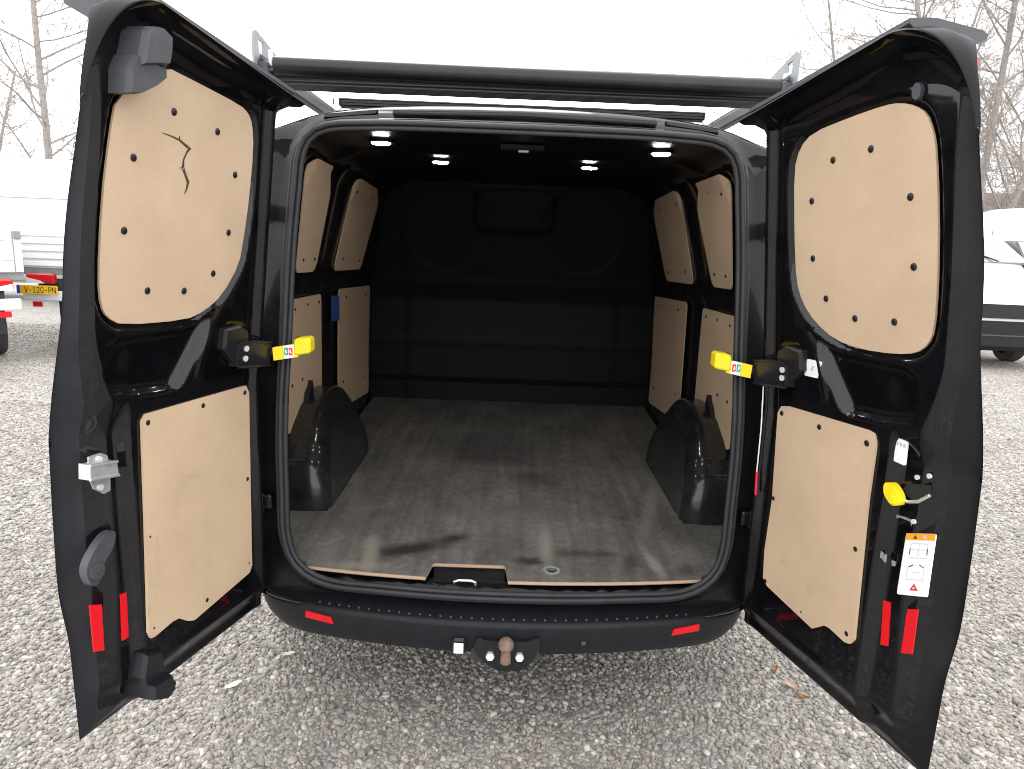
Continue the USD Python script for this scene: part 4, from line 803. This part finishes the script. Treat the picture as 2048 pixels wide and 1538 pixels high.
def panel_van(label, loc, rotz, height=2.5, length=5.4, front=True):
    """rear at the origin, pointing to +y; loft of cross-sections"""
    t = thing('panel_van', label, 'van', loc, rotz); H = height
    sec = lambda w, zb, zt, r: chaikin([(-w, zb), (-w * 1.0, (zb + zt) * .5), (-w * .90, zt - r), (-w * .78, zt), (w * .78, zt), (w * .90, zt - r), (w, (zb + zt) * .5), (w, zb)], 2)
    ys = [(0, .92, H - .06), (.06, .97, H), (length * .6, .98, H), (length - 2.0, .98, H - .03), (length - 1.75, .97, H - .12), (length - .95, .95, 1.60), (length - .80, .95, 1.47), (length - .25, .90, 1.20), (length - .06, .84, 1.06), (length, .76, .90)]
    V = []
    for y, w, z in ys:
        p = sec(w, .34, z, .22 if z > 1.7 else .10); V.append(np.stack([p[:, 0], np.full(len(p), y), p[:, 1]], 1))
    g_ = grid(np.array(V), True); n = len(V[0])
    caps = [tm(np.vstack([V[k], V[k].mean(0)]), [(i, (i + 1) % n, n) for i in range(n)]) for k in (0, -1)]
    m = cat([g_] + caps); b = obj('van_body', m, 'white_paint', t, smooth=28)
    for s in (-1, 1):
        for z, d in ((H * .72, .0), (.95, .0)): obj('body_line', cbox((s * .968, length * .38, z), (.03, length * .7, .014), .003), 'seam_grey', b)
        obj('side_door_seam', cbox((s * .974, length * .58, 1.35), (.02, .012, 1.6), .002), 'seam_grey', b)
        obj('cab_window', hull([(s * (x_), y, z) for y, z in ((length - 1.75, 1.52), (length - 1.80, 1.98), (length - 1.38, 1.96), (length - 1.0, 1.52)) for x_ in (.90, .962 if z < 1.7 else .925)]), 'glass_dark', b)
        for y in (1.0, length - 1.0): wheel(t, (s * .84, y, .34), .34, .22, s=s)
        obj('door_mirror', cbox((s * 1.10, length - 1.05, 1.55), (.20, .10, .28), .03), 'black_plastic', t)
        hl = [(s * .50, length - .055, 1.00), (s * .88, length - .22, 1.10), (s * .905, length - .25, .90), (s * .86, length - .12, .80), (s * .52, length + .0, .82)]
        hd = obj('headlamp', hull([np.array(p) + d for p in hl for d in ((0, .04, 0), (0, -.10, 0))]), 'glass_dark', t)
        obj('lamp_surround', hull([np.array(p) * [1, 1, 1] + d for p in [(s * .50, length - .0, .80), (s * .87, length - .11, .78), (s * .87, length - .10, .745), (s * .50, length + .005, .765)] for d in ((0, .045, 0), (0, -.10, 0))]), 'white_paint', t)
        obj('rear_lamp', cbox((s * .90, -.015, 1.15), (.10, .05, .75), .02), 'lamp_red', t)
    ws = [(-.76, length - 1.70, H - .20 if H < 2.4 else 2.12), (.76, length - 1.70, H - .20 if H < 2.4 else 2.12), (.88, length - .93, 1.60), (-.88, length - .93, 1.60)]
    ws = [(x, length - 1.75 + (H - .12 - z) / (H - .12 - 1.60) * .8, z) for x, _, z in ws]
    nn_ = np.array([0, .55, .50]); obj('windscreen', hull([np.array(p) + k * nn_ for p in ws for k in (-.04, .03)]), 'glass_sky', t)
    wz = lambda z: length - 1.75 + (H - .12 - z) / (H - .12 - 1.60) * .8
    for x0, x1 in ((.62, .30), (-.05, -.38)): obj('wiper', tube([(x0 * 1.05, wz(1.80) + .03, 1.82), ((x0 + x1) / 2, wz(1.70) + .035, 1.71), (x1, wz(1.60) + .06, 1.625)], .012, 6), 'black_plastic', t)
    obj('grille', hull([(x * 1., length + d, z) for x, z in ((-.46, .99), (.46, .99), (.44, .78), (-.44, .78)) for d in (-.12, .025)]), 'black_plastic', t)
    obj('front_bumper', hull([(x, y, z) for x, y in ((-.98, length - .62), (-.93, length - .16), (-.6, length + .07), (.6, length + .07), (.93, length - .16), (.98, length - .62)) for z in (.36, .74)] + [(x, y, .28) for x, y in ((-.9, length - .5), (.9, length - .5), (-.55, length - .02), (.55, length - .02))]), 'bumper_plastic', t)
    obj('bumper_groove', hull([(x, y, z) for x, y in ((-.75, length + .005), (-.6, length + .078), (.6, length + .078), (.75, length + .005)) for z in (.515, .535)]), 'grey_plastic', t)
    return t
panel_van('white van facing us with dark headlamp and black bumper at the right frame edge', (7.78, 13.75, 0), 180 - 4, height=2.2, length=5.3)
panel_van('tall white van standing behind the white van that faces us', (16.2, 13.4 + 2.2, 0), 80, height=2.95, length=5.9)
panel_van('tall plain white van behind the two dropside trucks', (-7.9, 13.9, 0), 92, height=3.0, length=6.4)

# ------------------------------------------------------------------ bare trees, scrub and the earth bank
def tubes(Ps, Rs, sides):
    Ps, Rs = np.asarray(Ps, float), np.asarray(Rs, float); N, K = Ps.shape[:2]; t = np.gradient(Ps, axis=1); t /= np.linalg.norm(t, axis=2, keepdims=True) + 1e-12
    ref = np.array([.31, .95, .05]); a = np.cross(t, ref); a /= np.linalg.norm(a, axis=2, keepdims=True) + 1e-9; b = np.cross(t, a); an = np.arange(sides) * 2 * np.pi / sides
    v = Ps[:, :, None] + Rs[:, :, None, None] * (np.cos(an)[None, None, :, None] * a[:, :, None] + np.sin(an)[None, None, :, None] * b[:, :, None])
    i, k, j = np.meshgrid(np.arange(N), np.arange(K - 1), np.arange(sides), indexing='ij'); o = i * K * sides; j2 = (j + 1) % sides
    q = np.stack([o + k * sides + j, o + k * sides + j2, o + (k + 1) * sides + j2, o + (k + 1) * sides + j], -1).reshape(-1, 4)
    return tm(v.reshape(-1, 3), q)
def bare_tree(label, loc, height, seed, stems=1, spread=.35, r0=.15, twigs=1.0, lean=0., levels=4, name='bare_tree', category='tree', first=.18, group=None):
    r = np.random.default_rng(seed); t = thing(name, label, category, loc, group=group); big, small, fine = ([], []), ([], []), ([], [])
    def branch(p, d, ln, rad, lev):
        K = 6 if lev < 3 else 4; pts = [p]; dd = d.copy()
        for k in range(K - 1):
            dd = dd + r.normal(0, (.014, .13, .12, .12, .1)[lev], 3) + np.array([0, 0, .05 if lev else .02]); dd /= np.linalg.norm(dd); pts.append(pts[-1] + dd * ln / (K - 1))
        pts = np.array(pts); rads = rad * np.linspace(1, .45 if lev < levels else .3, K)
        tgt = big if lev <= 1 else small if lev == 2 else fine; tgt[0].append(pts); tgt[1].append(rads)
        if lev >= levels: return
        n = [int(26 * twigs), int(11 * twigs), int(8 * twigs), int(5 * twigs)][min(lev, 3)]
        lo = first if lev == 0 else .15
        for k in range(n):
            f = lo + (1 - lo) * (k + r.uniform(.2, .8)) / n; x = f * (K - 1); i = min(int(x), K - 2); q = pts[i] + (pts[i + 1] - pts[i]) * (x - i); base = pts[i + 1] - pts[i]; base /= np.linalg.norm(base)
            s = r.normal(size=3); s -= base * (s @ base); s /= np.linalg.norm(s); ang = r.uniform(.55, 1.05) * (1 if lev else 1 + spread)
            nd = base * math.cos(ang) + s * math.sin(ang)
            if lev == 0: nd[2] = abs(nd[2]) * .8 + .05
            nd /= np.linalg.norm(nd); cl = ln * (1.05 - .75 * f if lev == 0 else .75 - .35 * f) * r.uniform(.35, .62)
            branch(q, nd, cl, max(np.interp(x, range(K), rads) * r.uniform(.26, .40), (.020, .014, .010, .007, .006)[lev]), lev + 1)
    for k in range(stems):
        a = r.uniform(0, 6.28) if stems > 1 else 0; d = np.array([math.cos(a) * (.28 if stems > 1 else 0) + lean, math.sin(a) * (.28 if stems > 1 else 0), 1.]); d /= np.linalg.norm(d)
        branch(np.array([math.cos(a) * .1 * (stems > 1), math.sin(a) * .1 * (stems > 1), -.1]), d, height * r.uniform(.85, 1.0), r0 * (1 if stems == 1 else r.uniform(.6, .9)), 0)
    obj('trunk', tubes(big[0], big[1], 7), 'bark', t, smooth=True); obj('crown', cat([tubes(*a, 3) for a in (small, fine) if a[0]]), 'twig', t, smooth=True); return t
bare_tree('tall bare tree with one straight trunk behind the white van on the left', (-17.7, 25.6, 0), 13.5, 21, r0=.16, spread=.35, twigs=1.0)
bare_tree('bare spreading tree farther off in the top left corner', (-27.5, 34., 0), 11.0, 5, stems=2, r0=.14, twigs=.8)
bare_tree('slender bare tree right beside the left door edge', (-19.8, 33., 0), 9.0, 9, r0=.09, twigs=.8)
bare_tree('bare multi-stemmed tree nearest behind the right door', (16.9, 24.2, 0), 15.0, 31, stems=4, r0=.17, twigs=.95, first=.25)
bare_tree('tall bare tree with fine upright twigs in the top right corner', (24.6, 31.5, 0), 15.0, 41, stems=3, r0=.15, twigs=.95, first=.2)
bare_tree('thin bare tree standing above the spoiler of the right door', (19.0, 36.5, 0), 19.0, 51, stems=2, r0=.15, twigs=1.0)
for k, (x, y, h_, lab) in enumerate([(25.5, 35.5, 7.6, 'low bare thicket on the bank, left of the tall trees'), (29.5, 37., 8.4, 'low bare thicket on the bank at the right frame edge'), (-24.2, 30., 4.9, 'low twiggy bush above the roof of the tall white van'), (-21.5, 31., 4.4, 'small twiggy bush beside the left tree trunk')]):
    bare_tree(lab, (x, y, 0), h_, 60 + k, stems=5, r0=.05, twigs=.75, name='bare_bush', category='bush', levels=3)
xs_, ys_ = np.linspace(4, 90, 80), np.linspace(34, 70, 40); X, Y = np.meshgrid(xs_, ys_)
Zb = 5.9 * smoothstep((Y - 35) / 8) * smoothstep((70 - Y) / 12) * smoothstep((X - 8) / 14) * (1 + .16 * (meshkit.fbm(np.stack([X * .25, Y * .25, 0 * X], -1), 4, 3) - .5)) - .05
bk = obj('earth_bank', grid(np.stack([X, Y, Zb], -1)), 'bank_earth', smooth=True); tag(stage.GetPrimAtPath(bk), 'brown wooded earth bank behind the yard on the right', 'bank', kind='structure')

# ------------------------------------------------------------------ litter on the gravel
def leaf(label, loc, size, rotz, m, curl, seed, group=None, cat_='leaf'):
    r = np.random.default_rng(seed); u = np.linspace(-1, 1, 9); rows = []
    for a in np.linspace(-1, 1, 5):
        w = .42 * (1 - u ** 2) ** .7 * (1 + .12 * r.normal(size=9) * abs(a)); rows.append(np.stack([u * size, a * w * size, curl * size * (a * a * .6 + u * u * .3) + .012], 1))
    V = np.array(rows); V2 = V - [0, 0, .0012]; a = cat([grid(V), flip(grid(V2))]); c, s_ = math.cos(rotz), math.sin(rotz); v = np.array(a.vertices); v[:, :2] = v[:, :2] @ np.array([[c, s_], [-s_, c]]) + loc
    o = obj('fallen_leaf', tm(v, a.faces), m, smooth=True); tag(stage.GetPrimAtPath(o), label, cat_, group)
leaf('pale torn leaf on the gravel left of the bumper, beside the left door', (-.837, .333), .028, .4, 'petal_pale', .3, 1)
leaf('small pale upright scrap of leaf next to the torn leaf left of the bumper', (-.868, .300), .018, 1.4, 'petal_pale', .5, 2)
leaf('long straw coloured leaf on the gravel near the foot of the left door', (-.972, .13), .035, .8, 'petal_pale', .2, 3)
leaf('pale pinkish leaf on the gravel below the right door, next to a brown leaf', (1.108, .24), .034, 2.0, 'leaf_pink', .4, 4)
leaf('small reddish brown leaf on the gravel right of the bumper', (1.088, .345), .022, .9, 'leaf_dry', .4, 5)
leaf('dark brown leaf touching the pale pinkish leaf below the right door', (1.128, .175), .024, 2.6, 'leaf_dry', .4, 6)
